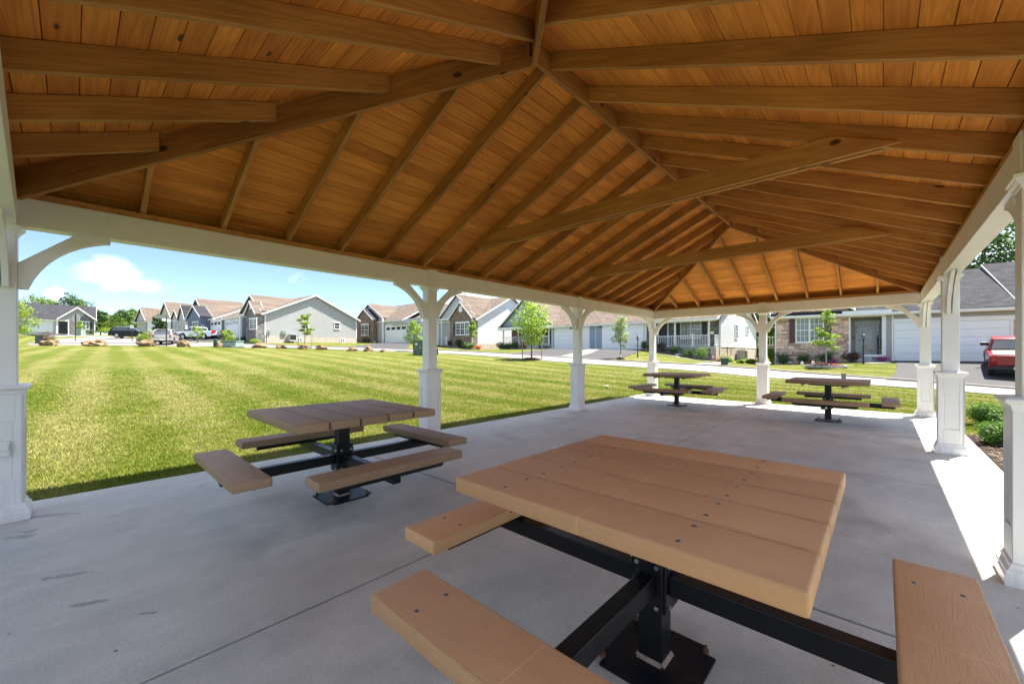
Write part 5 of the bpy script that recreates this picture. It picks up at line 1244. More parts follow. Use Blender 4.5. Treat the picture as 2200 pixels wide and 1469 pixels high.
for i, (u, Z, w, hh, mt, lb) in enumerate((
        (1683, 27.4, .72, 1.0, 'leaf_dark', 'rounded shrub at the left corner of the ledge stone wall'), (1727, 26.5, .58, .78, 'leaf_dark', 'small round shrub below the burgundy shuttered window'), (1772, 25.8, .62, .82, 'leaf_dark', 'dark shrub behind the flower ring tree'), (1832, 25.0, .85, .72, 'leaf_plum', 'wide plum coloured shrub left of the grey door step'),
        (1419, 34.6, .7, 1.0, 'leaf_plum', 'dark plum shrub at the left of the railed porch'), (1448, 33.4, .62, .85, 'leaf_dark', 'dark shrub under the railed porch, second from left'), (1477, 32.2, .60, .85, 'leaf_dark', 'dark shrub under the middle of the railed porch'), (1508, 31.0, .85, 1.15, 'leaf_wood', 'largest shrub under the right end of the railed porch'),
        (1074, 46.5, .95, 1.0, 'leaf_dark', 'round shrub left of the blue porch steps'), (1093, 45.2, .85, 1.0, 'leaf_dark', 'dark shrub under the left blue porch railing'), (1108, 44.4, .8, .9, 'leaf_dark', 'dark shrub beside the lamp post at the blue porch'), (1126, 43.3, .7, 1.0, 'leaf_plum', 'plum shrub beside the blue porch steps'), (1385, 36.0, .45, 1.0, 'leaf_wood', 'potted shrub right of the right blue garage door'),
        (968, 52.0, .8, .9, 'leaf_plum', 'plum shrub below the right stone gable, leftmost'), (985, 50.5, .85, 1.1, 'leaf_dark', 'dark shrub below the triple window'), (1000, 49.0, .8, .9, 'leaf_dark', 'dark shrub below the right stone gable'), (1012, 46.0, .8, .9, 'leaf_wood', 'light shrub at the white side wall corner'), (1028, 45.5, .55, .6, 'pet_orange', 'low orange flowering shrub at the white side wall'),
        (785, 64, 1.0, 1.0, 'leaf_dark', 'dark shrub below the left stone gable'), (522, 52, .9, .7, 'leaf_dark', 'dark shrub at the entry of the grey gable house'), (547, 49.0, 1.0, .7, 'leaf', 'light shrub below the grey stone gable'), (53, 71, 1.6, 1.4, 'leaf', 'round bush beside the far left driveway'), (178, 78, 1.1, 1.0, 'leaf_dark', 'shrub below the far left stone gable window'), (197, 78, 1.1, 1.0, 'leaf_dark', 'shrub at the right corner of the far left stone gable'),
        (103, 52.5, 1.7, 1.7, 'leaf_plum', 'big reddish shrub above the leftmost boulder'), (328, 57, 1.3, 2.0, 'leaf_straw', 'tall pale ornamental grass behind the silver car'), (310, 56, 1.2, 1.7, 'leaf_lime', 'green ornamental grass left of the silver car'), (1555, 30.2, .7, .75, 'leaf_straw', 'pale ornamental grass on the stamped foundation wall'), (1565, 29.8, .5, .5, 'leaf_lime', 'lime clump beside the dark green utility box'),
        (1592, 31.0, .5, .35, 'leaf_lime', 'lime hosta clump at the stamped foundation, left one'), (1604, 31.4, .55, .38, 'leaf_lime', 'lime hosta clump at the stamped foundation, middle one'), (1616, 32, .5, .36, 'leaf_lime', 'lime hosta clump at the stamped foundation, right one'), (1655, 33, .9, 1.2, 'leaf_wood', 'leafy shrub in the gap beside the stone house'),
        (225, 84, 2.4, 1.6, 'leaf_lime', 'lime hedge bush left of the black car'), (242, 80, 2.0, 1.4, 'leaf_lime', 'lime hedge bush touching the rear of the black car'), (270, 90, 3.2, 5.0, 'leaf', 'tall bright shrub behind the black car roof'), (240, 95, 3.0, 6.0, 'leaf_lime', 'tall lime shrub left of the small white sign'))):
    b = on_ground(u, Z); shrub('shrub' if 'grass' not in lb else 'ornamental_grass', lb, b, w, hh, mt, 700 if Z > 40 else 1300, .14 if Z > 40 else .085, 100 + i, FS)
FB = 'flower clumps'
for i, (u, Z, w, hh, mt, lb) in enumerate(((1745, 26.2, .42, .28, 'pet_red', 'red flowers at the foot of the ledge stone wall'), (1791, 25.4, .36, .32, 'pet_mag', 'magenta flowers right of the thin young tree'), (1899, 24.9, .50, .42, 'pet_mag', 'mixed magenta flowers in front of the WELCOME board'), (1543, 30.4, .45, .35, 'pet_orange', 'orange flowers left of the dark green utility box'), (1456, 32.8, .4, .3, 'pet_white', 'white flowers under the railed porch'), (1698, 27.0, .3, .22, 'pet_white', 'white flowers beside the left corner shrub'))):
    b = on_ground(u, Z); shrub('flowers', lb, b, w, hh, mt, 260, .075, 200 + i, FB, 'flowers'); 
# flower ring round the thin tree
RT = thing('flower_ring', 'round edged bed of red and magenta flowers round the thin tree', 'flower bed', tuple(ET)); mb = MB()
for i in range(20):
    a = 2 * math.pi * i / 20; s = MB().cbox((.92, 0, .05), (.13, .26, .12)).obj('edging_stone', M['stoneslab'], RT); s.rotation_euler = (0, 0, a)
for i, mt in enumerate(('pet_red', 'pet_mag', 'leaf_box')):
    g = np.random.default_rng(i); a = g.uniform(0, 6.28, 26); r = g.uniform(.15, .72, 26)
    V, Fq = leaves_np(np.stack([r * np.cos(a), r * np.sin(a), np.full(26, .12)], 1), np.full(26, .12), 420, .07, 300 + i); link(('red_flowers', 'magenta_flowers', 'green_leaves')[i], np_mesh('flowers', V, Fq, M[mt]), RT)
# low white solar lights in the bed of the stone house
for i, (u, lb) in enumerate(((1723.5, 'small white arched bed marker, left one'), (1747, 'small white arched bed marker, right one'))):
    b = on_ground(u, 25.3); T = thing('bed_marker', lb, 'ornament', tuple(b), YAW, 'white bed markers'); MB().prism([(-.09, 0), (.09, 0), (.09, .16), (.05, .22), (0, .24), (-.05, .22), (-.09, .16)], -.02, .02, lambda p, q, h_: (p, h_, q)).obj('plaque', M['pet_white'], T)
# ------------------------------------------------------------------ boulders
t = N('sandstone_boulder'); o = t.coord(); n1 = t.noise(o, 1.6, 5, .6); n2 = t.noise(o, 9, 4, .6); n3 = t.noise(t.coord(scale=(1, 1, 5)), 2.2, 3)
col = t.ramp(t.math('ADD', t.math('MULTIPLY', n1, .6), t.math('MULTIPLY', n3, .4)), [(.36, (.085, .05, .028)), (.50, (.22, .145, .085)), (.70, (.36, .27, .175))])
M['rock'] = t.out(t.hsv(col, t.rampf(n2, .3, .7, .75, 1.2)), .95, t.bump(t.math('ADD', n2, n3), .9, .08), spec=.15)
def boulder(label, u, v, Z, wpx, hpx, seed):
    b = at_px(u, v, Z); w = hgt(wpx * .78, Z); h_ = hgt(hpx * .84, Z); g = random.Random(seed)
    bm = bmesh.new(); bmesh.ops.create_icosphere(bm, subdivisions=4, radius=1)
    from mathutils import noise
    off = Vector((seed * 3.7, seed * 1.3, seed))
    for vtx in bm.verts:
        p = vtx.co.copy(); r = 1 + .42 * noise.noise(p * 1.2 + off) + .30 * noise.noise(p * 2.4 + off) + .12 * noise.noise(p * 6 + off)
        q = p * r; q.z = max(q.z, -.45)
        led = round(q.z * 3.2) / 3.2; q.z = q.z * .45 + led * .55
        vtx.co = Vector((q.x * w * .5, q.y * w * .36, (q.z + .42) * h_ * .84))
    me = bpy.data.meshes.new('boulder'); bm.to_mesh(me); bm.free(); me.materials.append(M['rock'])
    for p_ in me.polygons: p_.use_smooth = True
    o_ = link('boulder', me); o_.location = b - Vector((0, 0, .04)); o_.rotation_euler = (0, 0, YAW + g.uniform(-.3, .3))
    tag(o_, label, 'boulder', 'sandstone boulders along the lawn edge')
for i, (u, v, wpx, hpx, lb) in enumerate(((106, 741, 43, 12, 'rounded tan boulder below the reddish shrub, leftmost of the row'), (208, 742, 54, 13, 'broad craggy tan boulder left of the small white sign'), (315, 742, 48, 15, 'long tan boulder with jagged top in front of the silver car'), (395, 742, 31, 15, 'tan boulder under the white pickup front, right of the dark sign post'), (470, 744, 18, 9, 'small tan boulder behind the green bollard'), (558, 745, 37, 10, 'flat tan boulder left of the drain cover at the road edge'),
        (604, 746, 24, 8, 'small tan boulder left of the staked lime oak'), (652, 751, 27, 11, 'tan boulder at the foot of the staked lime oak'), (690, 749, 29, 11, 'rough tan boulder right of the staked lime oak'), (757, 751, 24, 9, 'tan boulder at the road edge before the corner of the grey duplex'), (791, 751, 25, 12, 'taller craggy tan boulder before the left stone gable'), (823, 753, 21, 7, 'low flat tan boulder left of the tall utility cabinet'))):
    Z = np.interp(u, [q[0] for q in ROAD_NEAR], [q[2] for q in ROAD_NEAR]) - 1.2; boulder(lb, u, v, Z, wpx, hpx, i + 1)
# ------------------------------------------------------------------ utility boxes, signs, lamps
def facing(name, label, cat, u, Z, group=None, turn=0.0): return thing(name, label, cat, tuple(on_ground(u, Z)), YAW + turn, group)
T = facing('utility_cabinet', 'tall olive green utility cabinet half behind the second lawn-side post', 'utility box', 912, 31, turn=-.5)
w = hgt(24, 31); MB().box(-w, w, -.35, .35, -.05, 1.08).obj('cabinet', M['green_box'], T, bevel=.02); MB().box(-w - .03, w + .03, -.38, .38, 1.081, 1.13).obj('lid', M['green_box'], T, bevel=.02)
MB().box(-w + .05, -.02, -.37, -.351, .08, 1.0).obj('door', M['green_box'], T); MB().box(.02, w - .05, -.37, -.351, .08, 1.0).obj('door', M['green_box'], T); MB().box(-.10, -.06, -.39, -.371, .5, .65).obj('handle', M['bolt'], T); MB().box(-.6, -.4, -.375, -.37, .75, .9).obj('warning_label', M['pet_white'], T)
T = facing('transformer', 'long low pale green transformer box at the lawn edge', 'utility box', 501, 41, turn=-.3); w = hgt(19, 41)
MB().prism([(-.45, 0), (.45, 0), (.45, .5), (.3, .62), (-.45, .62)], -w, w, lambda a, b_, h_: (h_, -a, b_)).obj('body', M['pale_box'], T, bevel=.03); MB().box(-w - .05, w + .05, -.5, .5, .60, .66).obj('lid', M['pale_box'], T, bevel=.02); MB().box(-w + .1, w - .1, -.47, -.46, .1, .48).obj('door', M['pale_box'], T); MB().box(-.05, .05, -.5, -.47, .3, .42).obj('handle', M['bolt'], T)
T = facing('drain_cover', 'flat pale concrete drain cover at the lawn edge', 'drain', 516, 40.3); MB().box(-.65, .65, -.4, .4, 0, .12).obj('slab', M['stoneslab'], T, bevel=.02); MB().cyl((0, 0, .12), (0, 0, .135), .25, n=16).obj('lid', M['rust'], T)
T = facing('utility_pedestal', 'dark green cylindrical bollard beside the transformer', 'bollard', 463, 41.3); MB().cyl((0, 0, 0), (0, 0, .42), .19, n=16).obj('base', M['black'], T); MB().cyl((0, 0, .42), (0, 0, .78), .17, n=16).ball((0, 0, .78), (.17, .17, .05), 16, 6).obj('cap', M['dk_green'], T)
T = facing('utility_pedestal', 'dark green square utility box in front of the stamped foundation wall', 'utility box', 1556.5, 25.6, turn=.3); MB().box(-.16, .16, -.14, .14, 0, .40).obj('base', M['dk_green'], T, bevel=.02); MB().box(-.175, .175, -.155, .155, .401, .44).obj('lid', M['dk_green'], T, bevel=.02)
T = facing('utility_pedestal', 'dark green box peeking out right of the second lawn-side post', 'utility box', 938, 31.5); MB().box(-.12, .12, -.1, .1, 0, .42).obj('base', M['dk_green'], T, bevel=.02); MB().box(-.135, .135, -.115, .115, .421, .46).obj('lid', M['dk_green'], T, bevel=.02)
T = facing('utility_pedestal', 'dark green box beside the reddish shrub', 'utility box', 88, 53); MB().box(-.45, .45, -.3, .3, 0, .9).obj('base', M['dk_green'], T, bevel=.03); MB().box(-.48, .48, -.33, .33, .901, .97).obj('lid', M['dk_green'], T, bevel=.02)
T = facing('utility_pedestal', 'dark green box behind the long boulder by the black car', 'utility box', 300, 57); MB().box(-.3, .3, -.2, .2, 0, .45).obj('base', M['dk_green'], T, bevel=.02); MB().box(-.32, .32, -.22, .22, .451, .5).obj('lid', M['dk_green'], T, bevel=.02)
T = facing('utility_cabinet', 'pale green box at the far left stone gable', 'utility box', 173, 72); MB().box(-.5, .5, -.4, .4, 0, 1.1).obj('body', M['pale_box'], T, bevel=.03); MB().box(-.53, .53, -.43, .43, 1.101, 1.16).obj('lid', M['pale_box'], T, bevel=.02)
T = facing('marker_post', 'short grey wooden post beside the drive, behind the far right picnic table', 'post', 1812.5, 15.8); MB().box(-.055, .055, -.055, .055, -.1, .55).prism([(-.055, .55), (.055, .55), (.04, .6), (-.04, .6)], -.055, .055, lambda a, b_, h_: (a, h_, b_)).obj('post', M['stake'], T, bevel=.006)
t = facing('stop_sign', 'back of an octagonal stop sign on a dark post, before the far left house', 'sign', 162, 58); MB().cyl((0, 0, -.1), (0, 0, 3.85), .05, n=8).obj('post', M['black'], t)
r_ = .62; MB().prism([(r_ * math.cos(math.pi / 8 + k * math.pi / 4), 3.25 + r_ * math.sin(math.pi / 8 + k * math.pi / 4)) for k in range(8)], .055, .075, lambda a, b_, h_: (a, h_, b_)).obj('sign_plate', plain('bare_aluminium', (.50, .49, .45), .5, .05), t)
t = facing('street_sign', 'tall dark post with two pale street name blades by the silver car', 'sign', 357.5, 44.2); MB().cyl((0, 0, -.1), (0, 0, 3.45), .055, n=8).obj('post', M['black'], t); MB().box(-1.2, .05, -.03, -.02, 3.05, 3.40).obj('sign_blade', M['stoneslab'], t); MB().box(-.02, -.01, -.55, .55, 2.75, 3.0).obj('sign_blade', M['stoneslab'], t)
t = facing('parking_sign', 'small white square sign on a post by the black car', 'sign', 284, 58.5); MB().cyl((0, 0, -.1), (0, 0, 2.1), .05, n=8).obj('post', M['black'], t); MB().box(-.22, .22, -.07, -.05, 1.85, 2.35).obj('sign_plate', M['pet_white'], t)
def lamp(label, u, Z, H, zb=None):
    T = facing('lamp_post', label, 'lamp post', u, Z, 'black lamp posts'); 
    MB().cyl((0, 0, -.1), (0, 0, .25), .06, .045, 10).cyl((0, 0, .25), (0, 0, H - .42), .035, .03, 10).cyl((0, 0, H - .42), (0, 0, H - .36), .05, .07, 10).obj('pole', M['black'], T)
    MB().box(-.22, .22, -.012, .012, H - .80, H - .775).obj('ladder_bar', M['black'], T)
    MB().cyl((0, 0, H - .355), (0, 0, H - .13), .055, .085, 6).obj('lantern_glass', M['blind'], T); c = MB()
    for k in range(6): a = k * math.pi / 3; c.cyl((.057 * math.cos(a), .057 * math.sin(a), H - .355), (.088 * math.cos(a), .088 * math.sin(a), H - .13), .007, n=4)
    c.cyl((0, 0, H - .13), (0, 0, H - .02), .12, .02, 8).ball((0, 0, H), (.022, .022, .03), 8, 5); c.obj('lantern_cap', M['black'], T)
lamp('black lamp post before the right blue garage door', 1370, 30.5, hgt(48, 30.5)); lamp('black lamp post in front of the grey front door and step', 1855, 24.0, hgt(66, 24.0)); lamp('black lamp post at the left stone gable of the grey duplex', 788, 60, 2.0); lamp('black lamp post at the blue porch shrubs', 1112, 43.0, 2.0)
# garden flag
T = facing('garden_flag', 'small red garden flag with a white ring beside the stamped foundation pier', 'flag', 1531, 29.0, turn=.15)
z0_ = CH + (V0 - 770.5) / F * 29 - T.location.z; s_ = hgt(9.5, 29); M['flag_red'] = plain('red_cloth', (.35, .03, .02), .8, .1)
MB().cyl((-s_ / 2 - .01, 0, -.1), (-s_ / 2 - .01, 0, z0_ + s_ + .06), .008, n=6).obj('pole', M['black'], T); fl = MB().box(-s_ / 2, s_ / 2, -.006, .006, z0_, z0_ + s_).obj('cloth', M['flag_red'], T); fl.rotation_euler = (0, .12, 0)
rg = MB(); N_ = 20
for k in range(N_):
    a0, a1 = 2 * math.pi * k / N_, 2 * math.pi * (k + 1) / N_
    rg.prism([(.06 * math.cos(a0), .06 * math.sin(a0)), (.11 * math.cos(a0), .11 * math.sin(a0)), (.11 * math.cos(a1), .11 * math.sin(a1)), (.06 * math.cos(a1), .06 * math.sin(a1))], -.009, -.0065, lambda a, b_, h_: (a, h_, b_ + z0_ + s_ / 2))
rg.obj('ring_emblem', M['pet_white'], fl)
# air conditioners
def aircon(label, H_, u, x, wpx, z0, z1):
    y_ = H_.y(u, x); T = thing('air_conditioner', label, 'air conditioner', tuple(H_.local((x + .42, y_, z0))), H_.root.rotation_euler.z, 'air conditioners'); w = .42
    MB().box(-.36, .36, -w, w, .0, z1 - z0).obj('cabinet', M['stoneslab'], T, bevel=.02); MB().box(.361, .375, -w + .05, w - .05, .08, z1 - z0 - .08).obj('grille', M['black'], T); MB().box(-w + .1, w - .1, -.374, -.361, .08, z1 - z0 - .08).obj('side_grille', M['black'], T)
    MB().cyl((0, 0, z1 - z0), (0, 0, z1 - z0 + .03), .3, n=20).obj('fan_guard', M['black'], T); MB().box(-.5, .5, -.5, .5, -.12, -.001).obj('pad', M['stoneslab'], T)
aircon('air conditioner on the foundation below the grey clapboard side wall', B_, 624, .02, 14, .45, 1.25); aircon('air conditioner on the stamped foundation below the white side wall', D_, 1583, .03, 12, .0, .95)
# scrap of paper on the lawn, edging stone
b = ground_px(1303, 832); o_ = MB().prism([(-.07, -.05), (.06, -.06), (.08, .03), (-.02, .07), (-.08, .04)], 0, .025, lambda a, b_, h_: (a + h_ * .5, b_, .03 + h_ + .12 * abs(a) * .5)).obj('paper_scrap', M['pet_white']); o_.location = b; o_.rotation_euler = (0, 0, YAW); tag(o_, 'white paper scrap lying on the lawn before the far corner post', 'litter')
for i in range(3):
    o_ = MB().box(-.16, .16, -.07, .07, -.05, .06).obj('edging_block', plain('tan_edging_block', (.36, .29, .22), .9, .2, 8, .3, 40) if i == 0 else bpy.data.materials['tan_edging_block'], bevel=.012); o_.location = (6.12, 6.62 - i * .34, .0); o_.rotation_euler = (0, 0, 1.57 + (i - 1) * .05); tag(o_, ('far tan edging block at the mulch bed, beside the near right post', 'middle tan edging block beside the near right post', 'near tan edging block hidden by the near right post')[i], 'edging block', 'edging blocks')
# planters on porches
def pot(label, H_, u, y, z, hang=False, r=.16, fl_='pet_red'):
    T = thing('flower_pot', label, 'flower pot', tuple(H_.local((H_.x(u, y), y, z))), 0, 'porch flower pots')
    MB().cyl((0, 0, 0), (0, 0, r * 1.6), r * .75, r, 12).obj('pot', M['pet_white'], T); V, Fq = leaves_np([(0, 0, r * 2)], [r * 1.3], 120, .09, int(u)); link('leaves', np_mesh('leaves', V, Fq, M['leaf']), T); V, Fq = leaves_np([(0, 0, r * 2.4)], [r * 1.2], 40, .08, int(u) + 1); link('blossoms', np_mesh('blossoms', V, Fq, M[fl_]), T)
pot('white pot of pink flowers on the blue porch steps', D_, 1153, -.25, zq + .0, fl_='pet_mag'); pot('hanging leafy pot at the right end of the railed porch', D_, 1530, .1, zf + 1.0, r=.14, fl_='leaf_lime')
# ------------------------------------------------------------------ vehicles
def wheel(parent, x, y, r, w=.24, sgn=1):
    T = MB(); n = 24; prof = [(.62, .5), (.80, .5), (.95, .42), (1, .25), (1, -.25), (.95, -.42), (.80, -.5), (.62, -.5)]
    vs = []; fs = []
    for k in range(n):
        a = 2 * math.pi * k / n
        for q, h_ in prof: vs.append((r * q * math.cos(a), h_ * w, r * q * math.sin(a)))
    m = len(prof)
    for k in range(n):
        for j in range(m): fs.append((k * m + j, k * m + (j + 1) % m, ((k + 1) % n) * m + (j + 1) % m, ((k + 1) % n) * m + j))
    o_ = T.add(vs, fs).obj('wheel', M['rubber'], parent, smooth=True); o_.location = (x, y, r)
    rm = MB(); rm.cyl((0, -w * .30 * sgn, 0), (0, -w * .20 * sgn, 0), r * .62, n=20); rm.cyl((0, w * .42 * sgn, 0), (0, w * .1 * sgn, 0), r * .16, n=12)
    for k in range(5):
        a = 2 * math.pi * k / 5; Mx = Matrix.Rotation(-a, 4, 'Y'); rm.box(.05, r * .60, min(w * .30 * sgn, w * .42 * sgn), max(w * .30 * sgn, w * .42 * sgn), -.045, .045, Mx)
    ring = [(r * .56, .44), (r * .63, .46), (r * .63, .30), (r * .56, .30)]
    vs = []; fs = []
    for k in range(n):
        a = 2 * math.pi * k / n
        for q, h_ in ring: vs.append((q * math.cos(a), h_ * w * sgn, q * math.sin(a)))
    for k in range(n):
        for j in range(4): fs.append((k * 4 + j, k * 4 + (j + 1) % 4, ((k + 1) % n) * 4 + (j + 1) % 4, ((k + 1) % n) * 4 + j))
    rm.add(vs, fs); rm.obj('rim', M['alloy'], o_)
def side_profile(pts, arches, zsill):
    """closed side outline (x,z): upper line pts from rear to front, then along the sill with wheel arches"""
    out = list(pts)
    for (xc, r) in sorted(arches, key=lambda q: -q[0]):
        for k in range(0, 11):
            a = math.pi * k / 10; out.append((xc + r * math.cos(a), max(zsill, zsill + (r * math.sin(a)))))
    return out
def vehicle(name, label, cat, loc, heading, paint, kind, L, W_, group=None):
    """x forward, y left; origin on the ground at the centre"""
    T = thing(name, label, cat, tuple(loc), heading, group); hw = W_ / 2
    if kind == 'pickup':
        wb = 3.35; xr, xf = -wb / 2 - .12, wb / 2 - .12; rw = .40; zs = .42; zb = 1.16
        up = [(-L / 2, zs + .12), (-L / 2, zb - .02), (-L / 2 + .06, zb), (-.55, zb), (1.20, zb - .02), (1.35, zb - .05), (L / 2 - .25, zb - .10), (L / 2 - .05, zb - .22), (L / 2, zs + .15), (L / 2 - .1, zs)]
        cab = [(-.62, zb), (-.50, 1.74), (.05, 1.80), (.55, 1.77), (1.28, zb - .02)]; gl = [(-.50, zb + .06), (-.40, 1.68), (.0, 1.73), (.50, 1.70), (1.05, zb + .06)]
    else:
        wb = 2.75; xr, xf = -wb / 2, wb / 2 + .02; rw = .36; zs = .34; zb = 1.02
        up = [(-L / 2, zs + .1), (-L / 2 - .0, .80), (-L / 2 + .04, zb), (-L / 2 + .2, zb + .01), (1.0, zb), (1.25, zb - .02), (L / 2 - .35, zb - .14), (L / 2 - .06, zb - .28), (L / 2, zs + .2), (L / 2 - .08, zs)]
        cab = [(-L / 2 + .12, zb), (-L / 2 + .42, 1.60), (-.9, 1.70), (.2, 1.66), (1.22, zb - .01)]; gl = [(-L / 2 + .40, zb + .05), (-L / 2 + .58, 1.53), (-.9, 1.62), (.18, 1.58), (.98, zb + .05)]
    prof = side_profile(up, [(xr, rw + .07), (xf, rw + .07)], zs) + [(-L / 2 + .06, zs)]
    def tumble(z): return 1 - .06 * max(0, (z - .75)) ** 1.2 - (.10 * max(0, .55 - z))
    body = MB(); n = len(prof); vs = []
    rows = [(-1, 1.0), (-.93, 1.0), (.93, 1.0), (1, 1.0)]
    for s_, k in rows:
        for (x, z) in prof:
            end = 1 - (.10 if x > 0 else .02) * max(0, (abs(x) - L * .36) / (L * .14)) ** 2
            inset = .03 if abs(s_) == 1 else 0
            vs.append((x * (1 - (.006 if abs(s_) == 1 else 0)), s_ * hw * tumble(z) * end, z - (inset if z > zb - .3 else 0)))
    fs = [tuple(range(n)), tuple(range(4 * n - 1, 3 * n - 1, -1))]
    for r_ in range(3):
        for i in range(n): fs.append((r_ * n + i, r_ * n + (i + 1) % n, (r_ + 1) * n + (i + 1) % n, (r_ + 1) * n + i))
    bo = body.add(vs, fs).obj('body', M[paint], T)
    shade_sharp(bo.data)
    # cabin: narrower at the roof
    def cw(z): return hw * (.955 - .20 * (z - zb) / .75)
    cb = MB(); m = len(cab); vs = [(x, s_ * cw(z), z) for s_ in (-1, 1) for x, z in cab]
    cbo = cb.add(vs, [tuple(range(m)), tuple(range(2 * m - 1, m - 1, -1))] + [(i, (i + 1) % m, m + (i + 1) % m, m + i) for i in range(m)]).obj('cab', M[paint], T, bevel=.05, seg=3); shade_sharp(cbo.data)
    # side glass in two panes, then rear and front screens
    for s_ in (-1, 1):
        xm = (.22 if kind == 'pickup' else -.05)
        for lo, hi in ((-9, xm - .04), (xm + .04, 9)) + (() if kind == 'pickup' else ()):
            pl = []
            top = sorted(gl); 
            xs_ = np.linspace(max(lo, gl[0][0]), min(hi, gl[-1][0]), 14)
            zt = np.interp(xs_, [q[0] for q in gl], [q[1] for q in gl]); zb_ = gl[0][1]
            pl = [(x, zb_) for x in xs_] + [(x, max(z, zb_ + .001)) for x, z in zip(xs_[::-1], zt[::-1])]
            pl = [(xs_[0], zb_), (xs_[-1], zb_)] + [(x, z) for x, z in zip(xs_[::-1], zt[::-1]) if z > zb_ + .01]
            MB().prism(pl, 0, 1, lambda a, b_, h_: (a, s_ * (cw(b_) + .012 - .03 * (1 - h_)), b_)).obj('side_window', M['glass'], T)
    def screen(nm, a, b_, off):
        (x0, z0), (x1, z1) = a, b_; k = .86; v0 = Vector((x0, 0, z0)).lerp(Vector((x1, 0, z1)), .10); v1 = Vector((x0, 0, z0)).lerp(Vector((x1, 0, z1)), .88)
        vs = []
        for d in (off, off - math.copysign(.03, off)):
            for v_ in (v0, v1): vs += [(v_.x + d, -cw(v_.z) * k, v_.z), (v_.x + d, cw(v_.z) * k, v_.z)]
        MB().add(vs, [(0, 1, 3, 2), (4, 6, 7, 5), (0, 4, 5, 1), (2, 3, 7, 6), (0, 2, 6, 4), (1, 5, 7, 3)]).obj(nm, M['glass'], T)
    screen('rear_window', cab[0], cab[1], -.015); screen('windshield', cab[-1], cab[-2], .02)
    for s_ in (-1, 1):
        wheel(T, xr, s_ * (hw - .13), rw, .25, s_); wheel(T, xf, s_ * (hw - .13), rw, .25, s_)
        MB().box(-L / 2 - .012, -L / 2 + .05, s_ * hw * .80 - .09, s_ * hw * .80 + .09, zb - (.34 if kind == 'pickup' else .30), zb - .04).obj('tail_light', M['taillight'], T, bevel=.02)
        MB().box(L / 2 - .20, L / 2 - .03, s_ * hw * .70 - .15, s_ * hw * .70 + .15, zb - .38, zb - .24).obj('headlight', M['blind'], T, bevel=.02)
        mx_ = 1.0 if kind == 'pickup' else .85
        MB().box(mx_ - .06, mx_ + .09, s_ * (hw + .04) - .13, s_ * (hw + .04) + .13, zb + .06, zb + .24).obj('wing_mirror', M['black'], T, bevel=.03)
        for dx_ in ((.45, -.35) if kind == 'pickup' else (.1, -.85)): MB().box(dx_ - .09, dx_ + .09, s_ * hw * tumble(zb - .2) - .01, s_ * hw * tumble(zb - .2) + .025, zb - .20, zb - .16).obj('door_handle', M[paint], T)
        # dark wheel arch lips
        for xc in (xr, xf):
            a_ = MB(); r0 = rw + .07
            for k in range(10):
                t0, t1 = math.pi * k / 10, math.pi * (k + 1) / 10
                a_.prism([(xc + r0 * math.cos(t0), zs + r0 * math.sin(t0)), (xc + (r0 + .055) * math.cos(t0), zs + (r0 + .055) * math.sin(t0)), (xc + (r0 + .055) * math.cos(t1), zs + (r0 + .055) * math.sin(t1)), (xc + r0 * math.cos(t1), zs + r0 * math.sin(t1))], s_ * (hw * .90), s_ * (hw * 1.0 + .012), lambda p, q, h_: (p, h_, q))
            a_.obj('arch_trim', M['black'], T)
        MB().box(xr + rw + .1, xf - rw - .1, s_ * hw * .96 - .02, s_ * hw * .96 + .02, zs - .06, zs + .05).obj('sill_trim', M['black'], T)
    MB().box(-L / 2 - .06, -L / 2 + .12, -hw * .93, hw * .93, zs + .0, zs + .20).obj('rear_bumper', M['black' if kind == 'pickup' else paint], T, bevel=.03)
    MB().box(L / 2 - .14, L / 2 + .05, -hw * .86, hw * .86, zs - .02, zs + .20).obj('front_bumper', M['black'], T, bevel=.04)
    MB().box(-L / 2 + .5, L / 2 - .6, -hw * .75, hw * .75, .22, zs + .15).obj('underbody', M['black'], T)
    pt = MB().box(-L / 2 - .078, -L / 2 - .0605, -.16, .16, zs + .03, zs + .18).obj('licence_plate', M['pet_white'], T)
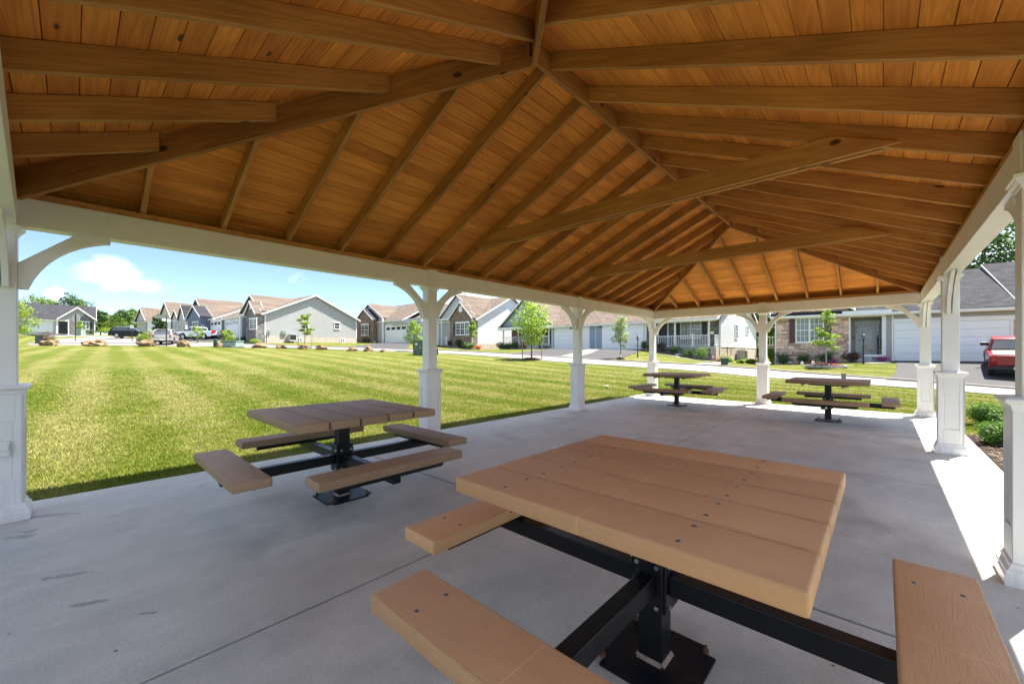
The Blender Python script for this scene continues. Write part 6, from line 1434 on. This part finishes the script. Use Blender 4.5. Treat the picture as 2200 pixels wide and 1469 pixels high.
    if kind == 'pickup':
        MB().box(-L / 2 - .018, -L / 2 + .01, -hw * .70, hw * .70, zs + .26, zb - .03).box(-L / 2 - .024, -L / 2 - .0185, -hw * .62, hw * .62, zs + .62, zb - .07).obj('tailgate', M[paint], T, bevel=.012)
        MB().box(-L / 2 + .08, -.66, -hw * .84, hw * .84, zb - .005, zb + .025).obj('bed_cover', M['tonneau'], T, bevel=.01)
        MB().cyl((-L / 2 - .03, -.10, zb - .25), (-L / 2 - .02, -.10, zb - .25), .06, n=14).obj('tailgate_badge', M['black'], T)
        MB().box(-L / 2 - .085, -L / 2 - .0, -hw * .35, hw * .35, zs + .19, zs + .215).obj('bumper_step', M['black'], T)
    else:
        for s_ in (-1, 1): MB().box(-1.5, .3, s_ * .52 - .02, s_ * .52 + .02, 1.69, 1.735).obj('roof_rail', M['chrome'], T)
        MB().box(-L / 2 + .30, -L / 2 + .52, -.5, .5, 1.60, 1.64).obj('roof_spoiler', M[paint], T)
    return T
def head(dX, dZ): return math.atan2(dZ, dX) + YAW
p1_ = ground_px(2128, 807.5); hd = (.74, .67); c_ = Vector((p1_.x, p1_.y, 0)) + rightv((hd[0] * 1.75 + hd[1] * .80, hd[1] * 1.75 - hd[0] * .80)); rp = vehicle('pickup_truck', 'red pickup truck parked on the dark driveway facing the wide garage', 'pickup truck', (c_.x, c_.y, gz(c_.x, c_.y) + .05), head(*hd), 'red_paint', 'pickup', 5.3, 1.9, 'parked vehicles')
rp.scale = (.95, .95, .93); f_ = c_ + rightv((hd[0] * 1.6, hd[1] * 1.6)); r2_ = c_ - rightv((hd[0] * 1.8, hd[1] * 1.8)); rp.rotation_euler = (0, -math.atan2(gz(f_.x, f_.y) - gz(r2_.x, r2_.y), 3.4), head(*hd))
b = on_ground(427, 56.5); wp = vehicle('pickup_truck', 'white pickup truck parked sideways before the navy garage', 'pickup truck', (b.x, b.y, b.z + .04), head(-.985, .15), 'white_paint', 'pickup', 5.9, 2.0, 'parked vehicles')
MB().box(-3.02, -2.96, -.9, -.55, .75, 1.3).box(-3.05, -2.965, .3, .9, .95, 1.25).obj('red_tail_panel', M['taillight'], wp)
b = on_ground(358, 47.8); vehicle('parked_car', 'silver estate car seen from behind beside the tall dark sign post', 'car', (b.x, b.y, b.z + .035), head(-.50, .866), 'silver_paint', 'suv', 4.6, 1.88, 'parked vehicles')
b = on_ground(281, 63); vehicle('parked_car', 'black estate car parked sideways behind the small white sign', 'car', (b.x, b.y, b.z + .035), head(.90, .43), 'black_paint', 'suv', 4.7, 1.9, 'parked vehicles')
